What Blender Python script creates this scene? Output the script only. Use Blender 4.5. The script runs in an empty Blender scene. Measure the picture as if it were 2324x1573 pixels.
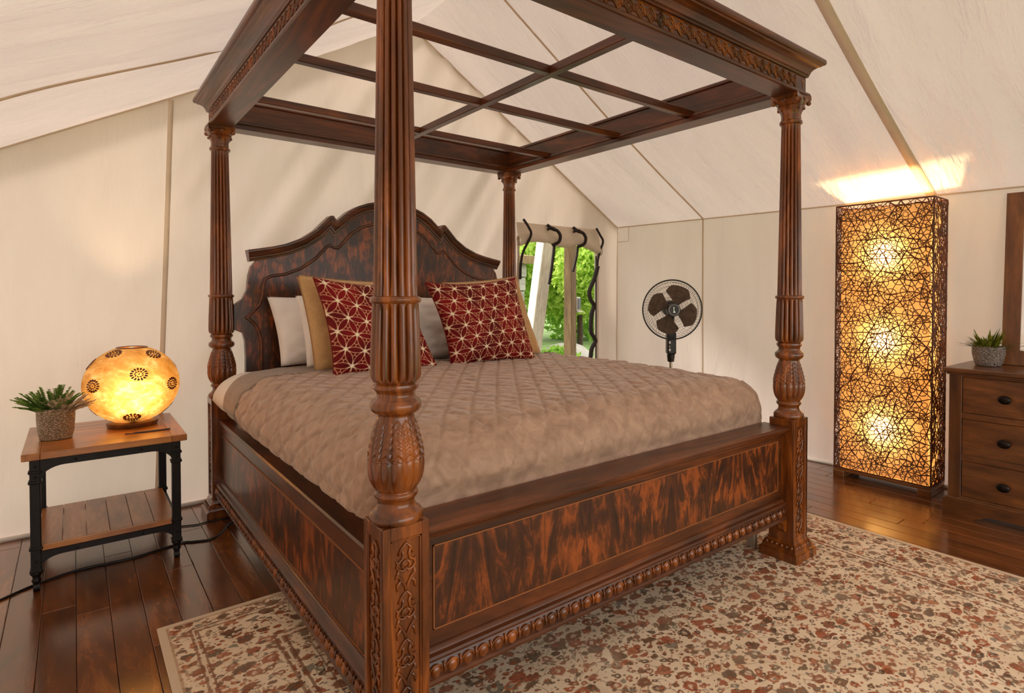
import bpy, math, random
import numpy as np
from mathutils import Matrix, Vector

random.seed(7)
rng = np.random.default_rng(7)
scene = bpy.context.scene
COL = scene.collection
PI = math.pi

# ------------------------------------------------------------------ camera
cam_d = bpy.data.cameras.new('camera')
cam = bpy.data.objects.new('camera', cam_d)
COL.objects.link(cam)
F_PX, PITCH, YAW, ROLL = 1327.6, 0.0182, 0.6928, 0.0012
cam_d.sensor_fit = 'HORIZONTAL'
cam_d.sensor_width = 36.0
cam_d.lens = F_PX / 2324 * 36.0
cam_d.shift_x = -106.3 / 2324
cam_d.shift_y = -96.3 / 2324
cam_d.clip_start = 0.05
cam_d.clip_end = 300
_fw = Vector((math.sin(YAW) * math.cos(PITCH), math.cos(YAW) * math.cos(PITCH), -math.sin(PITCH)))
_r = Vector((math.cos(YAW), -math.sin(YAW), 0))
_u = _r.cross(_fw)
_r2 = _r * math.cos(ROLL) + _u * math.sin(ROLL)
_u2 = -_r * math.sin(ROLL) + _u * math.cos(ROLL)
cam.matrix_world = Matrix(((_r2.x, _u2.x, -_fw.x, -0.6676),
                           (_r2.y, _u2.y, -_fw.y, -1.4930),
                           (_r2.z, _u2.z, -_fw.z, 1.2965),
                           (0, 0, 0, 1)))
scene.camera = cam

# ------------------------------------------------------------------ world, daylight, exposure
world = bpy.data.worlds.new('world')
scene.world = world
world.use_nodes = True
_bg = world.node_tree.nodes['Background']
_bg.inputs['Color'].default_value = (1.0, 0.965, 0.93, 1)
_bg.inputs['Strength'].default_value = 2.25
sun_d = bpy.data.lights.new('sun', 'SUN')
sun_d.energy = 3.4
sun_d.angle = math.radians(14)
sun_d.color = (1.0, 0.95, 0.86)
sun = bpy.data.objects.new('sun', sun_d)
COL.objects.link(sun)
sun.rotation_mode = 'QUATERNION'
sun.rotation_quaternion = Vector((0.48, -0.66, -0.56)).to_track_quat('-Z', 'Y')   # shines in from behind the head wall
scene.view_settings.view_transform = 'Standard'
scene.view_settings.look = 'None'
scene.view_settings.gamma = 1.0
scene.view_settings.use_curve_mapping = False
scene.view_settings.exposure = 0.36

# ------------------------------------------------------------------ layout (metres)
W, L = 2.05, 2.41            # bed, post centre to post centre
RIDGE_X, RIDGE_Z = 1.34, 3.33
EAVE_Z = 1.965
LEFT_X, BACK_Y, FRONT_Y = -1.15, 2.68, -3.2
def right_x(y): return 3.56 + 0.09 * (BACK_Y - y)

# ------------------------------------------------------------------ helpers: noise
def _lat(ix, iy, seed):
    h = (ix * 374761393 + iy * 668265263 + seed * 982451653) & 0x7fffffff
    h = ((h ^ (h >> 13)) * 1274126177) & 0x7fffffff
    return ((h ^ (h >> 16)) & 0xffff) / 65535.0
def vnoise(x, y, seed=0):
    x = np.asarray(x, float); y = np.asarray(y, float)
    ix = np.floor(x).astype(np.int64); iy = np.floor(y).astype(np.int64)
    fx = x - ix; fy = y - iy
    fx = fx * fx * (3 - 2 * fx); fy = fy * fy * (3 - 2 * fy)
    a = _lat(ix, iy, seed); b = _lat(ix + 1, iy, seed); c = _lat(ix, iy + 1, seed); d = _lat(ix + 1, iy + 1, seed)
    return (a * (1 - fx) + b * fx) * (1 - fy) + (c * (1 - fx) + d * fx) * fy - 0.5

# ------------------------------------------------------------------ helpers: mesh building
class MB:
    def __init__(s): s.v = []; s.f = []
    def add(s, verts, faces):
        o = len(s.v)
        s.v.extend([tuple(map(float, p)) for p in verts])
        s.f.extend([tuple(int(i) + o for i in f) for f in faces])
        return s
    def box(s, x0, x1, y0, y1, z0, z1):
        return s.add([(x0, y0, z0), (x1, y0, z0), (x1, y1, z0), (x0, y1, z0), (x0, y0, z1), (x1, y0, z1), (x1, y1, z1), (x0, y1, z1)],
                     [(0, 3, 2, 1), (4, 5, 6, 7), (0, 1, 5, 4), (1, 2, 6, 5), (2, 3, 7, 6), (3, 0, 4, 7)])
    def cbox(s, x0, x1, y0, y1, z0, z1, c=0.004):
        """box with chamfered edges"""
        vs = []; 
        for z, i in ((z0, c), (z0 + c, 0), (z1 - c, 0), (z1, c)):
            vs += [(x0 + i, y0 + c, z), (x0 + c, y0 + i, z), (x1 - c, y0 + i, z), (x1 - i, y0 + c, z),
                   (x1 - i, y1 - c, z), (x1 - c, y1 - i, z), (x0 + c, y1 - i, z), (x0 + i, y1 - c, z)]
        fs = [tuple(range(7, -1, -1)), tuple(range(24, 32))]
        for k in range(3):
            for i in range(8):
                j = (i + 1) % 8
                fs.append((k * 8 + i, k * 8 + j, k * 8 + 8 + j, k * 8 + 8 + i))
        return s.add(vs, fs)
    def tube(s, pts, r, n=6, closed=False, cap=True):
        pts = [Vector(p) for p in pts]; m = len(pts)
        rr = r if hasattr(r, '__len__') else [r] * m
        vs = []; fs = []
        ref = None
        for i, p in enumerate(pts):
            a = pts[(i - 1) % m] if (closed or i > 0) else p
            b = pts[(i + 1) % m] if (closed or i < m - 1) else p
            t = (b - a)
            if t.length < 1e-9: t = Vector((0, 0, 1))
            t.normalize()
            if ref is None:
                ref = Vector((0, 0, 1)) if abs(t.z) < 0.9 else Vector((1, 0, 0))
            n1 = ref - t * ref.dot(t)
            if n1.length < 1e-6: n1 = Vector((1, 0, 0)) - t * t.x
            n1.normalize(); n2 = t.cross(n1); ref = n1
            for k in range(n):
                an = 2 * PI * k / n
                vs.append(p + (n1 * math.cos(an) + n2 * math.sin(an)) * rr[i])
        for i in range(m if closed else m - 1):
            j = (i + 1) % m
            for k in range(n):
                l = (k + 1) % n
                fs.append((i * n + k, i * n + l, j * n + l, j * n + k))
        if cap and not closed:
            fs.append(tuple(range(n - 1, -1, -1))); fs.append(tuple(range((m - 1) * n, m * n)))
        return s.add(vs, fs)
    def cyl(s, p0, p1, r0, r1=None, n=12):
        return s.tube([p0, p1], [r0, r0 if r1 is None else r1], n)
    def lathe(s, prof, n=32, c=(0, 0, 0), rf=None, cap=True):
        """prof: list of (r, z); rf(theta array, r, z) -> radius array"""
        th = np.arange(n) * 2 * PI / n
        vs = []; fs = []
        for r, z in prof:
            R = np.full(n, r) if rf is None else rf(th, r, z)
            for k in range(n): vs.append((c[0] + R[k] * math.cos(th[k]), c[1] + R[k] * math.sin(th[k]), c[2] + z))
        m = len(prof)
        for i in range(m - 1):
            for k in range(n):
                l = (k + 1) % n
                fs.append((i * n + k, i * n + l, (i + 1) * n + l, (i + 1) * n + k))
        if cap:
            fs.append(tuple(range(n - 1, -1, -1))); fs.append(tuple(range((m - 1) * n, m * n)))
        return s.add(vs, fs)
    def ellipsoid(s, c, rx, ry, rz, n=12, m=8, mat=None):
        vs = [(0, 0, -1)]; fs = []
        for j in range(1, m):
            ph = -PI / 2 + PI * j / m
            for k in range(n):
                th = 2 * PI * k / n
                vs.append((math.cos(ph) * math.cos(th), math.cos(ph) * math.sin(th), math.sin(ph)))
        vs.append((0, 0, 1))
        for k in range(n): fs.append((0, 1 + (k + 1) % n, 1 + k))
        for j in range(m - 2):
            for k in range(n):
                a = 1 + j * n + k; b = 1 + j * n + (k + 1) % n
                fs.append((a, b, b + n, a + n))
        t = len(vs) - 1; o = 1 + (m - 2) * n
        for k in range(n): fs.append((o + k, o + (k + 1) % n, t))
        out = []
        for v in vs:
            p = Vector((v[0] * rx, v[1] * ry, v[2] * rz))
            if mat is not None: p = mat @ p
            out.append(p + Vector(c))
        return s.add(out, fs)
    def grid(s, P, mask=None, flip=False, closed_u=False):
        P = np.asarray(P); a, b = P.shape[:2]
        o = len(s.v)
        s.v.extend(map(tuple, P.reshape(-1, 3).tolist()))
        for i in range(a - 1 + (1 if closed_u else 0)):
            for j in range(b - 1):
                if mask is not None and not mask[i][j]: continue
                i2 = (i + 1) % a
                q = (o + i * b + j, o + i2 * b + j, o + i2 * b + j + 1, o + i * b + j + 1)
                s.f.append(q[::-1] if flip else q)
        return s
    def extrude_poly(s, pts, d):
        """pts: list of Vector (planar polygon), d: Vector"""
        n = len(pts); d = Vector(d)
        vs = [Vector(p) for p in pts] + [Vector(p) + d for p in pts]
        fs = [tuple(range(n)), tuple(range(2 * n - 1, n - 1, -1))]
        for i in range(n):
            j = (i + 1) % n
            fs.append((i, i + n, j + n, j))
        return s.add(vs, fs)
    def sweep(s, path, prof, nrm, cap=True):
        """path 3D points in a plane with unit normal nrm; prof (a,b): a along in-plane left normal, b along nrm; mitred"""
        path = [Vector(p) for p in path]; nrm = Vector(nrm); m = len(path); k = len(prof)
        vs = []; fs = []
        for i, p in enumerate(path):
            t0 = (path[i] - path[i - 1]).normalized() if i > 0 else (path[1] - path[0]).normalized()
            t1 = (path[i + 1] - path[i]).normalized() if i < m - 1 else t0
            n0 = nrm.cross(t0); n1 = nrm.cross(t1)
            nn = n0 + n1
            if nn.length < 1e-6: nn = n0
            nn = nn.normalized(); sc = 1 / max(0.45, nn.dot(n0))
            for a, b in prof: vs.append(p + nn * (a * sc) + nrm * b)
        for i in range(m - 1):
            for j in range(k):
                l = (j + 1) % k
                fs.append((i * k + j, i * k + l, (i + 1) * k + l, (i + 1) * k + j))
        if cap:
            fs.append(tuple(range(k - 1, -1, -1))); fs.append(tuple(range((m - 1) * k, m * k)))
        return s.add(vs, fs)
    def xf(s, M):
        s.v = [tuple(M @ Vector(p)) for p in s.v]; return s
    def mesh(s, name):
        me = bpy.data.meshes.new(name)
        me.from_pydata(s.v, [], s.f)
        me.validate(); me.update()
        return me
    def build(s, name, mat, parent=None, smooth=False, angle=None):
        me = s.mesh(name)
        me.materials.append(mat)
        import bmesh
        bm = bmesh.new(); bm.from_mesh(me)
        bmesh.ops.recalc_face_normals(bm, faces=bm.faces)
        bm.to_mesh(me); bm.free()
        if smooth:
            me.polygons.foreach_set('use_smooth', [True] * len(me.polygons))
            if angle:
                me.set_sharp_from_angle(angle=math.radians(angle))
        return link(name, me, parent)

def link(name, me, parent=None):
    o = bpy.data.objects.new(name, me)
    COL.objects.link(o)
    if parent is not None: o.parent = parent
    return o
def tag(o, label=None, cat=None, group=None, kind=None):
    if label: o['label'] = label
    if cat: o['category'] = cat
    if group: o['group'] = group
    if kind: o['kind'] = kind
    return o
def empty(name, loc=(0, 0, 0), rz=0.0):
    o = bpy.data.objects.new(name, None)
    o.empty_display_size = 0.1
    o.location = loc; o.rotation_euler = (0, 0, rz)
    COL.objects.link(o)
    return o
def structure(o, label=None, cat=None):
    o['kind'] = 'structure'
    if label: o['label'] = label
    if cat: o['category'] = cat
    return o

# ------------------------------------------------------------------ helpers: materials
def new_mat(name):
    m = bpy.data.materials.new(name); m.use_nodes = True
    nt = m.node_tree; b = nt.nodes['Principled BSDF']
    return m, nt, b
def nd(nt, t, **k):
    n = nt.nodes.new(t)
    for a, v in k.items():
        if a in n.inputs: n.inputs[a].default_value = v
        else: setattr(n, a, v)
    return n
def ramp(nt, stops, src=None, interp='LINEAR'):
    n = nt.nodes.new('ShaderNodeValToRGB'); cr = n.color_ramp; cr.interpolation = interp
    while len(cr.elements) < len(stops): cr.elements.new(0.5)
    for e, (p, c) in zip(cr.elements, stops):
        e.position = p; e.color = (*c, 1) if len(c) == 3 else c
    if src is not None: nt.links.new(src, n.inputs['Fac'])
    return n
def srgb(r, g, b):
    f = lambda c: (c / 255 / 12.92) if c / 255 <= 0.04045 else ((c / 255 + 0.055) / 1.055) ** 2.4
    return (f(r), f(g), f(b))
def coords(nt, scale=(1, 1, 1), rot=(0, 0, 0), kind='Object'):
    t = nt.nodes.new('ShaderNodeTexCoord'); m = nt.nodes.new('ShaderNodeMapping')
    m.inputs['Scale'].default_value = scale; m.inputs['Rotation'].default_value = rot
    nt.links.new(t.outputs[kind], m.inputs['Vector'])
    return m.outputs['Vector']
def noise(nt, vec, scale, detail=4, rough=0.55, dist=0.0):
    n = nt.nodes.new('ShaderNodeTexNoise')
    n.inputs['Scale'].default_value = scale; n.inputs['Detail'].default_value = detail
    n.inputs['Roughness'].default_value = rough; n.inputs['Distortion'].default_value = dist
    nt.links.new(vec, n.inputs['Vector'])
    return n.outputs['Fac']
def mixc(nt, fac, a, b, mode='MIX'):
    n = nt.nodes.new('ShaderNodeMix'); n.data_type = 'RGBA'; n.blend_type = mode
    for sock, v in ((0, fac), (6, a), (7, b)):
        if isinstance(v, (int, float)): n.inputs[sock].default_value = v
        elif isinstance(v, tuple): n.inputs[sock].default_value = (*v, 1) if len(v) == 3 else v
        else: nt.links.new(v, n.inputs[sock])
    return n.outputs[2]
def mth(nt, op, a, b=None, c=None, clamp=False):
    n = nt.nodes.new('ShaderNodeMath'); n.operation = op; n.use_clamp = clamp
    for i, v in enumerate((a, b, c)):
        if v is None: continue
        if isinstance(v, (int, float)): n.inputs[i].default_value = v
        else: nt.links.new(v, n.inputs[i])
    return n.outputs[0]
def bump(nt, b, h, strength=0.3, dist=0.01):
    n = nt.nodes.new('ShaderNodeBump'); n.inputs['Strength'].default_value = strength; n.inputs['Distance'].default_value = dist
    nt.links.new(h, n.inputs['Height']); nt.links.new(n.outputs['Normal'], b.inputs['Normal'])
def simple(name, col, rough=0.5, metal=0.0, var=0.0, vscale=20, bmp=0.0, bscale=60, coat=0.0, sheen=0.0):
    m, nt, b = new_mat(name)
    b.inputs['Base Color'].default_value = (*col, 1); b.inputs['Roughness'].default_value = rough; b.inputs['Metallic'].default_value = metal
    b.inputs['Coat Weight'].default_value = coat; b.inputs['Sheen Weight'].default_value = sheen
    v = coords(nt)
    if var:
        f = noise(nt, v, vscale, 5)
        lo = tuple(c * (1 - var) for c in col); hi = tuple(min(1, c * (1 + var)) for c in col)
        r = ramp(nt, [(0.3, lo), (0.7, hi)], f); nt.links.new(r.outputs[0], b.inputs['Base Color'])
    if bmp: bump(nt, b, noise(nt, v, bscale, 6), bmp, 0.005)
    return m
def wood(name, dark, mid, light, axis='z', scale=9.0, rough=0.28, coat=0.35, stretch=7.0, rnd=0.0, fine=0.35, bmp=0.05):
    m, nt, b = new_mat(name)
    sc = {'x': (1 / stretch, 1, 1), 'y': (1, 1 / stretch, 1), 'z': (1, 1, 1 / stretch)}[axis]
    v = coords(nt, sc)
    if rnd:
        oi = nt.nodes.new('ShaderNodeObjectInfo')
        ad = nt.nodes.new('ShaderNodeVectorMath'); ad.operation = 'ADD'
        cx = nt.nodes.new('ShaderNodeCombineXYZ')
        sh = mth(nt, 'MULTIPLY', oi.outputs['Random'], 37.0)
        nt.links.new(sh, cx.inputs[0]); nt.links.new(sh, cx.inputs[1]); nt.links.new(sh, cx.inputs[2])
        nt.links.new(v, ad.inputs[0]); nt.links.new(cx.outputs[0], ad.inputs[1]); v = ad.outputs[0]
    n1 = noise(nt, v, scale, 5, 0.6, 1.6)
    n2 = noise(nt, v, scale * 7, 4, 0.6, 0.4)
    r1 = ramp(nt, [(0.28, dark), (0.5, mid), (0.74, light)], n1)
    r2 = ramp(nt, [(0.35, (0.5, 0.5, 0.5)), (0.65, (1.25, 1.25, 1.25))], n2)
    c = mixc(nt, fine, r1.outputs[0], r2.outputs[0], 'MULTIPLY')
    if rnd:
        k = mth(nt, 'MULTIPLY_ADD', oi.outputs['Random'], rnd, 1 - rnd / 2)
        cc = nt.nodes.new('ShaderNodeCombineColor')
        for i in range(3): nt.links.new(k, cc.inputs[i])
        c = mixc(nt, 1.0, c, cc.outputs[0], 'MULTIPLY')
    nt.links.new(c, b.inputs['Base Color'])
    b.inputs['Roughness'].default_value = rough; b.inputs['Coat Weight'].default_value = coat; b.inputs['Coat Roughness'].default_value = 0.18
    if bmp: bump(nt, b, n2, bmp, 0.004)
    return m
def flame_wood(name, dark, mid, light, ax_h, ax_v, period=0.46, rough=0.34):
    """book-matched crotch veneer: mirrored about vertical lines every period metres"""
    m, nt, b = new_mat(name)
    v = coords(nt); sp = nt.nodes.new('ShaderNodeSeparateXYZ'); nt.links.new(v, sp.inputs[0])
    h = sp.outputs[ax_h]; z = sp.outputs[ax_v]
    hp = mth(nt, 'PINGPONG', h, period / 2)
    zz = mth(nt, 'MULTIPLY_ADD', hp, -1.5, z)
    cx = nt.nodes.new('ShaderNodeCombineXYZ')
    nt.links.new(mth(nt, 'MULTIPLY', hp, 19.0), cx.inputs[0]); nt.links.new(mth(nt, 'MULTIPLY', zz, 5.0), cx.inputs[1])
    nt.links.new(mth(nt, 'MULTIPLY', mth(nt, 'FLOOR', mth(nt, 'DIVIDE', h, period)), 3.3), cx.inputs[2])
    n1 = noise(nt, cx.outputs[0], 1.0, 8, 0.68, 1.4)
    n2 = noise(nt, v, 9, 4)
    f = mth(nt, 'MULTIPLY_ADD', n2, 0.35, mth(nt, 'MULTIPLY', n1, 0.75))
    r = ramp(nt, [(0.42, dark), (0.55, mid), (0.66, light), (0.80, mid)], f)
    nt.links.new(r.outputs[0], b.inputs['Base Color'])
    b.inputs['Roughness'].default_value = rough; b.inputs['Coat Weight'].default_value = 0.10; b.inputs['Coat Roughness'].default_value = 0.12
    return m
def canvas_mat(name, col, trans=0.3, fold_rot=0.0, fs=(5, 5, 1.2), bstr=0.25, bdist=0.05):
    m = bpy.data.materials.new(name); m.use_nodes = True; nt = m.node_tree
    nt.nodes.remove(nt.nodes['Principled BSDF'])
    out = nt.nodes['Material Output']
    v = coords(nt, fs, (0, fold_rot, 0))
    n1 = noise(nt, v, 1.0, 5, 0.55, 0.3)
    lo = tuple(c * 0.93 for c in col)
    r = ramp(nt, [(0.3, lo), (0.65, col)], n1)
    v2 = coords(nt); n2 = noise(nt, v2, 220, 2)
    bp = nt.nodes.new('ShaderNodeBump'); bp.inputs['Strength'].default_value = bstr; bp.inputs['Distance'].default_value = bdist
    hh = mth(nt, 'MULTIPLY_ADD', n2, 0.008, n1); nt.links.new(hh, bp.inputs['Height'])
    d = nt.nodes.new('ShaderNodeBsdfDiffuse'); t = nt.nodes.new('ShaderNodeBsdfTranslucent'); mx = nt.nodes.new('ShaderNodeMixShader')
    nt.links.new(r.outputs[0], d.inputs[0]); nt.links.new(bp.outputs[0], d.inputs['Normal'])
    tr = mixc(nt, 1.0, r.outputs[0], (1.0, 0.93, 0.87), 'MULTIPLY')
    nt.links.new(tr, t.inputs[0])
    mx.inputs[0].default_value = trans
    nt.links.new(d.outputs[0], mx.inputs[1]); nt.links.new(t.outputs[0], mx.inputs[2]); nt.links.new(mx.outputs[0], out.inputs[0])
    return m
def leaf_mat(name, a, bcol, trans=0.35):
    m = bpy.data.materials.new(name); m.use_nodes = True; nt = m.node_tree
    nt.nodes.remove(nt.nodes['Principled BSDF']); out = nt.nodes['Material Output']
    v = coords(nt); n1 = noise(nt, v, 26, 2)
    r = ramp(nt, [(0.35, a), (0.65, bcol)], n1)
    d = nt.nodes.new('ShaderNodeBsdfDiffuse'); t = nt.nodes.new('ShaderNodeBsdfTranslucent'); mx = nt.nodes.new('ShaderNodeMixShader')
    nt.links.new(r.outputs[0], d.inputs[0]); nt.links.new(r.outputs[0], t.inputs[0]); mx.inputs[0].default_value = trans
    nt.links.new(d.outputs[0], mx.inputs[1]); nt.links.new(t.outputs[0], mx.inputs[2]); nt.links.new(mx.outputs[0], out.inputs[0])
    return m

# wood tones
WD, WM, WL = srgb(54, 26, 7), srgb(118, 60, 15), srgb(184, 102, 32)
M = {}
M['post_wood'] = wood('carved_mahogany', WD, WM, WL, 'z', 10, 0.22, 0.40)
M['wood_x'] = wood('mahogany_along_x', srgb(42, 20, 7), srgb(84, 41, 13), srgb(130, 67, 22), 'x', 9, 0.33, 0.16)
M['wood_y'] = wood('mahogany_along_y', srgb(42, 20, 7), srgb(84, 41, 13), srgb(130, 67, 22), 'y', 9, 0.33, 0.16)
M['flame_x'] = flame_wood('flame_veneer_x', srgb(40, 19, 7), srgb(74, 36, 12), srgb(154, 77, 25), 0, 2)
M['flame_y'] = flame_wood('flame_veneer_y', srgb(40, 19, 7), srgb(74, 36, 12), srgb(154, 77, 25), 1, 2)
M['inlay'] = simple('inlay_line', srgb(150, 92, 48), 0.4)
M['floor'] = wood('floor_plank', srgb(72, 38, 15), srgb(114, 63, 25), srgb(150, 88, 38), 'y', 7, 0.22, 0.75, 6, 0.45, 0.4, 0.12)
M['subfloor'] = simple('subfloor', srgb(30, 18, 10), 0.8)
M['canvas'] = canvas_mat('tent_canvas', (0.775, 0.672, 0.615), 0.22, 0.5, (5, 5, 1.2), 0.5, 0.06)
M['canvas_roof'] = canvas_mat('tent_roof_canvas', (0.75, 0.675, 0.63), 0.19, 0.0, (1.3, 5.5, 1.3), 0.8, 0.14)
M['seam'] = canvas_mat('canvas_seam', (0.80, 0.69, 0.56), 0.25, 0.0, (8, 8, 8), 0.05)
M['seam_thin'] = canvas_mat('canvas_seam_thread', (0.76, 0.62, 0.47), 0.25, 0.0, (8, 8, 8), 0.05)
M['hem'] = simple('canvas_hem', (0.80, 0.76, 0.70), 0.85)

# ------------------------------------------------------------------ setting: floor
floor = MB().box(-1.6, 4.5, FRONT_Y, BACK_Y + 0.15, -0.10, -0.021).build('floor', M['subfloor'])
structure(floor)
PLW = 0.108
x = -1.32
while x < 4.25:
    y = FRONT_Y - random.random() * 1.1
    while y < BACK_Y + 0.1:
        ln = random.uniform(0.9, 1.7)
        y0, y1 = max(y, FRONT_Y), min(y + ln, BACK_Y + 0.12)
        if y1 - y0 > 0.05:
            c = 0.0022
            x0, x1 = x + 0.0006, x + PLW - 0.0006
            a0, a1 = y0 + 0.0006, y1 - 0.0006
            o = MB()
            cx, cy = (x0 + x1) / 2, (a0 + a1) / 2
            hx, hy = (x1 - x0) / 2, (a1 - a0) / 2
            o.add([(-hx, -hy, -0.021), (hx, -hy, -0.021), (hx, hy, -0.021), (-hx, hy, -0.021),
                   (-hx, -hy, -c), (hx, -hy, -c), (hx, hy, -c), (-hx, hy, -c),
                   (-hx + c, -hy + c, 0), (hx - c, -hy + c, 0), (hx - c, hy - c, 0), (-hx + c, hy - c, 0)],
                  [(0, 3, 2, 1), (8, 9, 10, 11)] + [(i + k * 4, (i + 1) % 4 + k * 4, (i + 1) % 4 + k * 4 + 4, i + k * 4 + 4) for k in range(2) for i in range(4)])
            ob = o.build('plank', M['floor'], floor)
            ob.location = (cx, cy, 0)
        y += ln
    x += PLW

# ------------------------------------------------------------------ setting: tent walls and roof
def roof_z_left(x): return RIDGE_Z - (RIDGE_Z - 1.93) * (RIDGE_X - x) / (RIDGE_X - LEFT_X)
def roof_z(x, y=BACK_Y):
    if x <= RIDGE_X: return roof_z_left(x)
    return RIDGE_Z - (RIDGE_Z - EAVE_Z) * (x - RIDGE_X) / (right_x(y) - RIDGE_X)
def back_disp(x, z):
    """drape of the gable canvas: soft diagonal folds hanging from the ridge"""
    x = np.asarray(x); z = np.asarray(z)
    a = 0.62
    p = x * math.cos(a) + z * -math.sin(a) * 0.8
    q = x * math.sin(a) + z * math.cos(a)
    e = np.clip((z - 0.55) / 0.9, 0.18, 1) * np.clip((x + 0.45) / 0.5, 0.12, 1) * np.clip((2.9 - x) / 0.6, 0.15, 1)
    d = e * (0.060 * vnoise(p * 8.0, q * 0.8, 3) + 0.030 * vnoise(p * 15, q * 1.3, 5)) + 0.010 * vnoise(x * 2.2, z * 2.2, 9)
    return d
WIN = (2.33, 3.265, 0.60, 1.80)
xs = np.unique(np.round(np.concatenate([np.linspace(LEFT_X, right_x(BACK_Y), 200), [WIN[0], WIN[1], RIDGE_X]]), 5))
H = 90
Zf = np.unique(np.concatenate([np.linspace(0, 1, H)]))
P = np.zeros((len(xs), H, 3)); mask = np.ones((len(xs) - 1, H - 1), bool)
for i, xv in enumerate(xs):
    top = roof_z(xv)
    # rows keep absolute heights through the window band so that the opening has straight edges
    zz = np.concatenate([np.linspace(0, WIN[2], 16)[:-1], np.linspace(WIN[2], WIN[3], 36)[:-1], np.linspace(WIN[3], top, H - 50)])
    P[i, :, 0] = xv; P[i, :, 2] = zz
P[:, :, 1] = BACK_Y + back_disp(P[:, :, 0], P[:, :, 2])
for i in range(len(xs) - 1):
    xm = (xs[i] + xs[i + 1]) / 2
    if WIN[0] < xm < WIN[1]: mask[i, 15:50] = False
wall_back = MB().grid(P, mask).build('wall_back', M['canvas'], smooth=True)
structure(wall_back)

ys = np.linspace(FRONT_Y, BACK_Y, 90)
def right_disp(y, z): return 0.022 * vnoise(y * 3.5, z * 0.8, 21) + 0.010 * vnoise(y * 8, z * 1.1, 23)
P = np.zeros((len(ys), 30, 3))
for i, yv in enumerate(ys):
    zz = np.linspace(0, EAVE_Z, 30)
    P[i, :, 0] = right_x(yv) + right_disp(yv, zz) * np.sin(np.clip(zz / EAVE_Z, 0, 1) * PI) ** 0.5 * min(1, (BACK_Y - yv) * 4 + 0.02); P[i, :, 1] = yv; P[i, :, 2] = zz
wall_right = MB().grid(P).build('wall_right', M['canvas'], smooth=True)
structure(wall_right)
P = np.zeros((len(ys), 20, 3))
for i, yv in enumerate(ys):
    zz = np.linspace(0, 1.93, 20)
    P[i, :, 0] = LEFT_X + right_disp(yv + 9, zz); P[i, :, 1] = yv; P[i, :, 2] = zz
P[:, -1, 0] = LEFT_X; P[-1, :, 0] = LEFT_X
wall_left = MB().grid(P).build('wall_left', M['canvas'], smooth=True)
structure(wall_left)
# front gable behind the camera, with the open entrance that lets daylight in
DOOR = (-0.85, 3.6, 2.02)
fw_ = MB()
fx = np.unique(np.round(np.concatenate([np.linspace(LEFT_X, right_x(FRONT_Y), 60), [DOOR[0], DOOR[1], RIDGE_X]]), 5))
P = np.zeros((len(fx), 30, 3)); mask = np.ones((len(fx) - 1, 29), bool)
for i, xv in enumerate(fx):
    P[i, :, 0] = xv; P[i, :, 1] = FRONT_Y; P[i, :, 2] = np.concatenate([np.linspace(0, DOOR[2], 16)[:-1], np.linspace(DOOR[2], max(DOOR[2] + 0.001, roof_z(xv, FRONT_Y)), 15)])
for i in range(len(fx) - 1):
    if DOOR[0] < (fx[i] + fx[i + 1]) / 2 < DOOR[1]: mask[i, :15] = False
wall_front = fw_.grid(P, mask).build('wall_front', M['canvas'], smooth=True)
structure(wall_front)
# roof: two slopes meeting at the ridge
def roof_left_pt(t, y):
    x = LEFT_X + (RIDGE_X - LEFT_X) * t
    z = 1.93 + (RIDGE_Z - 1.93) * t
    b = np.sin(PI * t) ** 0.5 * np.clip((BACK_Y - y) * 5, 0, 1)
    d = b * (0.05 * vnoise(t * 2.2 + y * 0.6, y * 2.4 - t * 1.5, 31) + 0.08 * vnoise(t * 2.5 + y * 1.0, y * 5.5 - t * 2.5, 33) + 0.065 * vnoise(t * 4, y * 12 - t * 5, 37)) + 0.025 * np.sin(PI * t) * np.clip((BACK_Y - y) * 5, 0, 1)
    return np.stack([x + 0 * y, y + 0 * x, z - d], -1)
def roof_right_pt(t, y):
    xe = right_x(y)
    x = xe + (RIDGE_X - xe) * t
    z = EAVE_Z + (RIDGE_Z - EAVE_Z) * t
    b = np.sin(PI * t) ** 0.7 * np.clip((BACK_Y - y) * 4, 0, 1)
    d = b * (0.035 * vnoise(t * 2.0, y * 2.6, 41) + 0.018 * vnoise(t * 4, y * 6, 43)) + 0.05 * np.sin(PI * t) * np.clip((BACK_Y - y) * 2, 0, 1)
    return np.stack([x, y + 0 * x, z - d], -1)
ry = np.concatenate([np.linspace(FRONT_Y, BACK_Y, 160), [BACK_Y + 0.14]])
ceil_mb = MB()
T, YY = np.meshgrid(np.linspace(0, 1, 60), ry, indexing='ij')
ceil_mb.grid(roof_left_pt(T, YY)); ceil_mb.grid(roof_right_pt(T, YY), flip=True)
ceiling = ceil_mb.build('ceiling', M['canvas_roof'], smooth=True)
structure(ceiling)

def strip(name, pts, width_dirs, w, mat, off):
    """flat tape following 3D points; width_dirs: direction of its width; off: offset vector towards the room"""
    mb = MB(); pts = np.asarray(pts, float); wd = np.asarray(width_dirs, float); off = np.asarray(off, float)
    a = pts + off - wd * w / 2; b = pts + off + wd * w / 2
    c = pts - off * 0.0 + wd * w / 2; d = pts - wd * w / 2
    mb.grid(np.stack([d, a, b, c], 0))
    o = mb.build(name, mat, smooth=True)
    return structure(o)
tt = np.linspace(0.0, 0.93, 60)
p = roof_right_pt(tt, np.full(60, -0.05)); strip('trim_1', p, (0, 1, 0), 0.060, M['seam'], (-0.004, 0, -0.006))
p = roof_right_pt(np.linspace(0, 1, 60), np.full(60, 1.70)); strip('trim_2', p, (0, 1, 0), 0.014, M['seam_thin'], (-0.003, 0, -0.005))
p = roof_left_pt(np.linspace(0, 1, 60), np.full(60, 1.85)); strip('trim_3', p, (0, 1, 0), 0.012, M['seam_thin'], (0.003, 0, -0.008))
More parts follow.
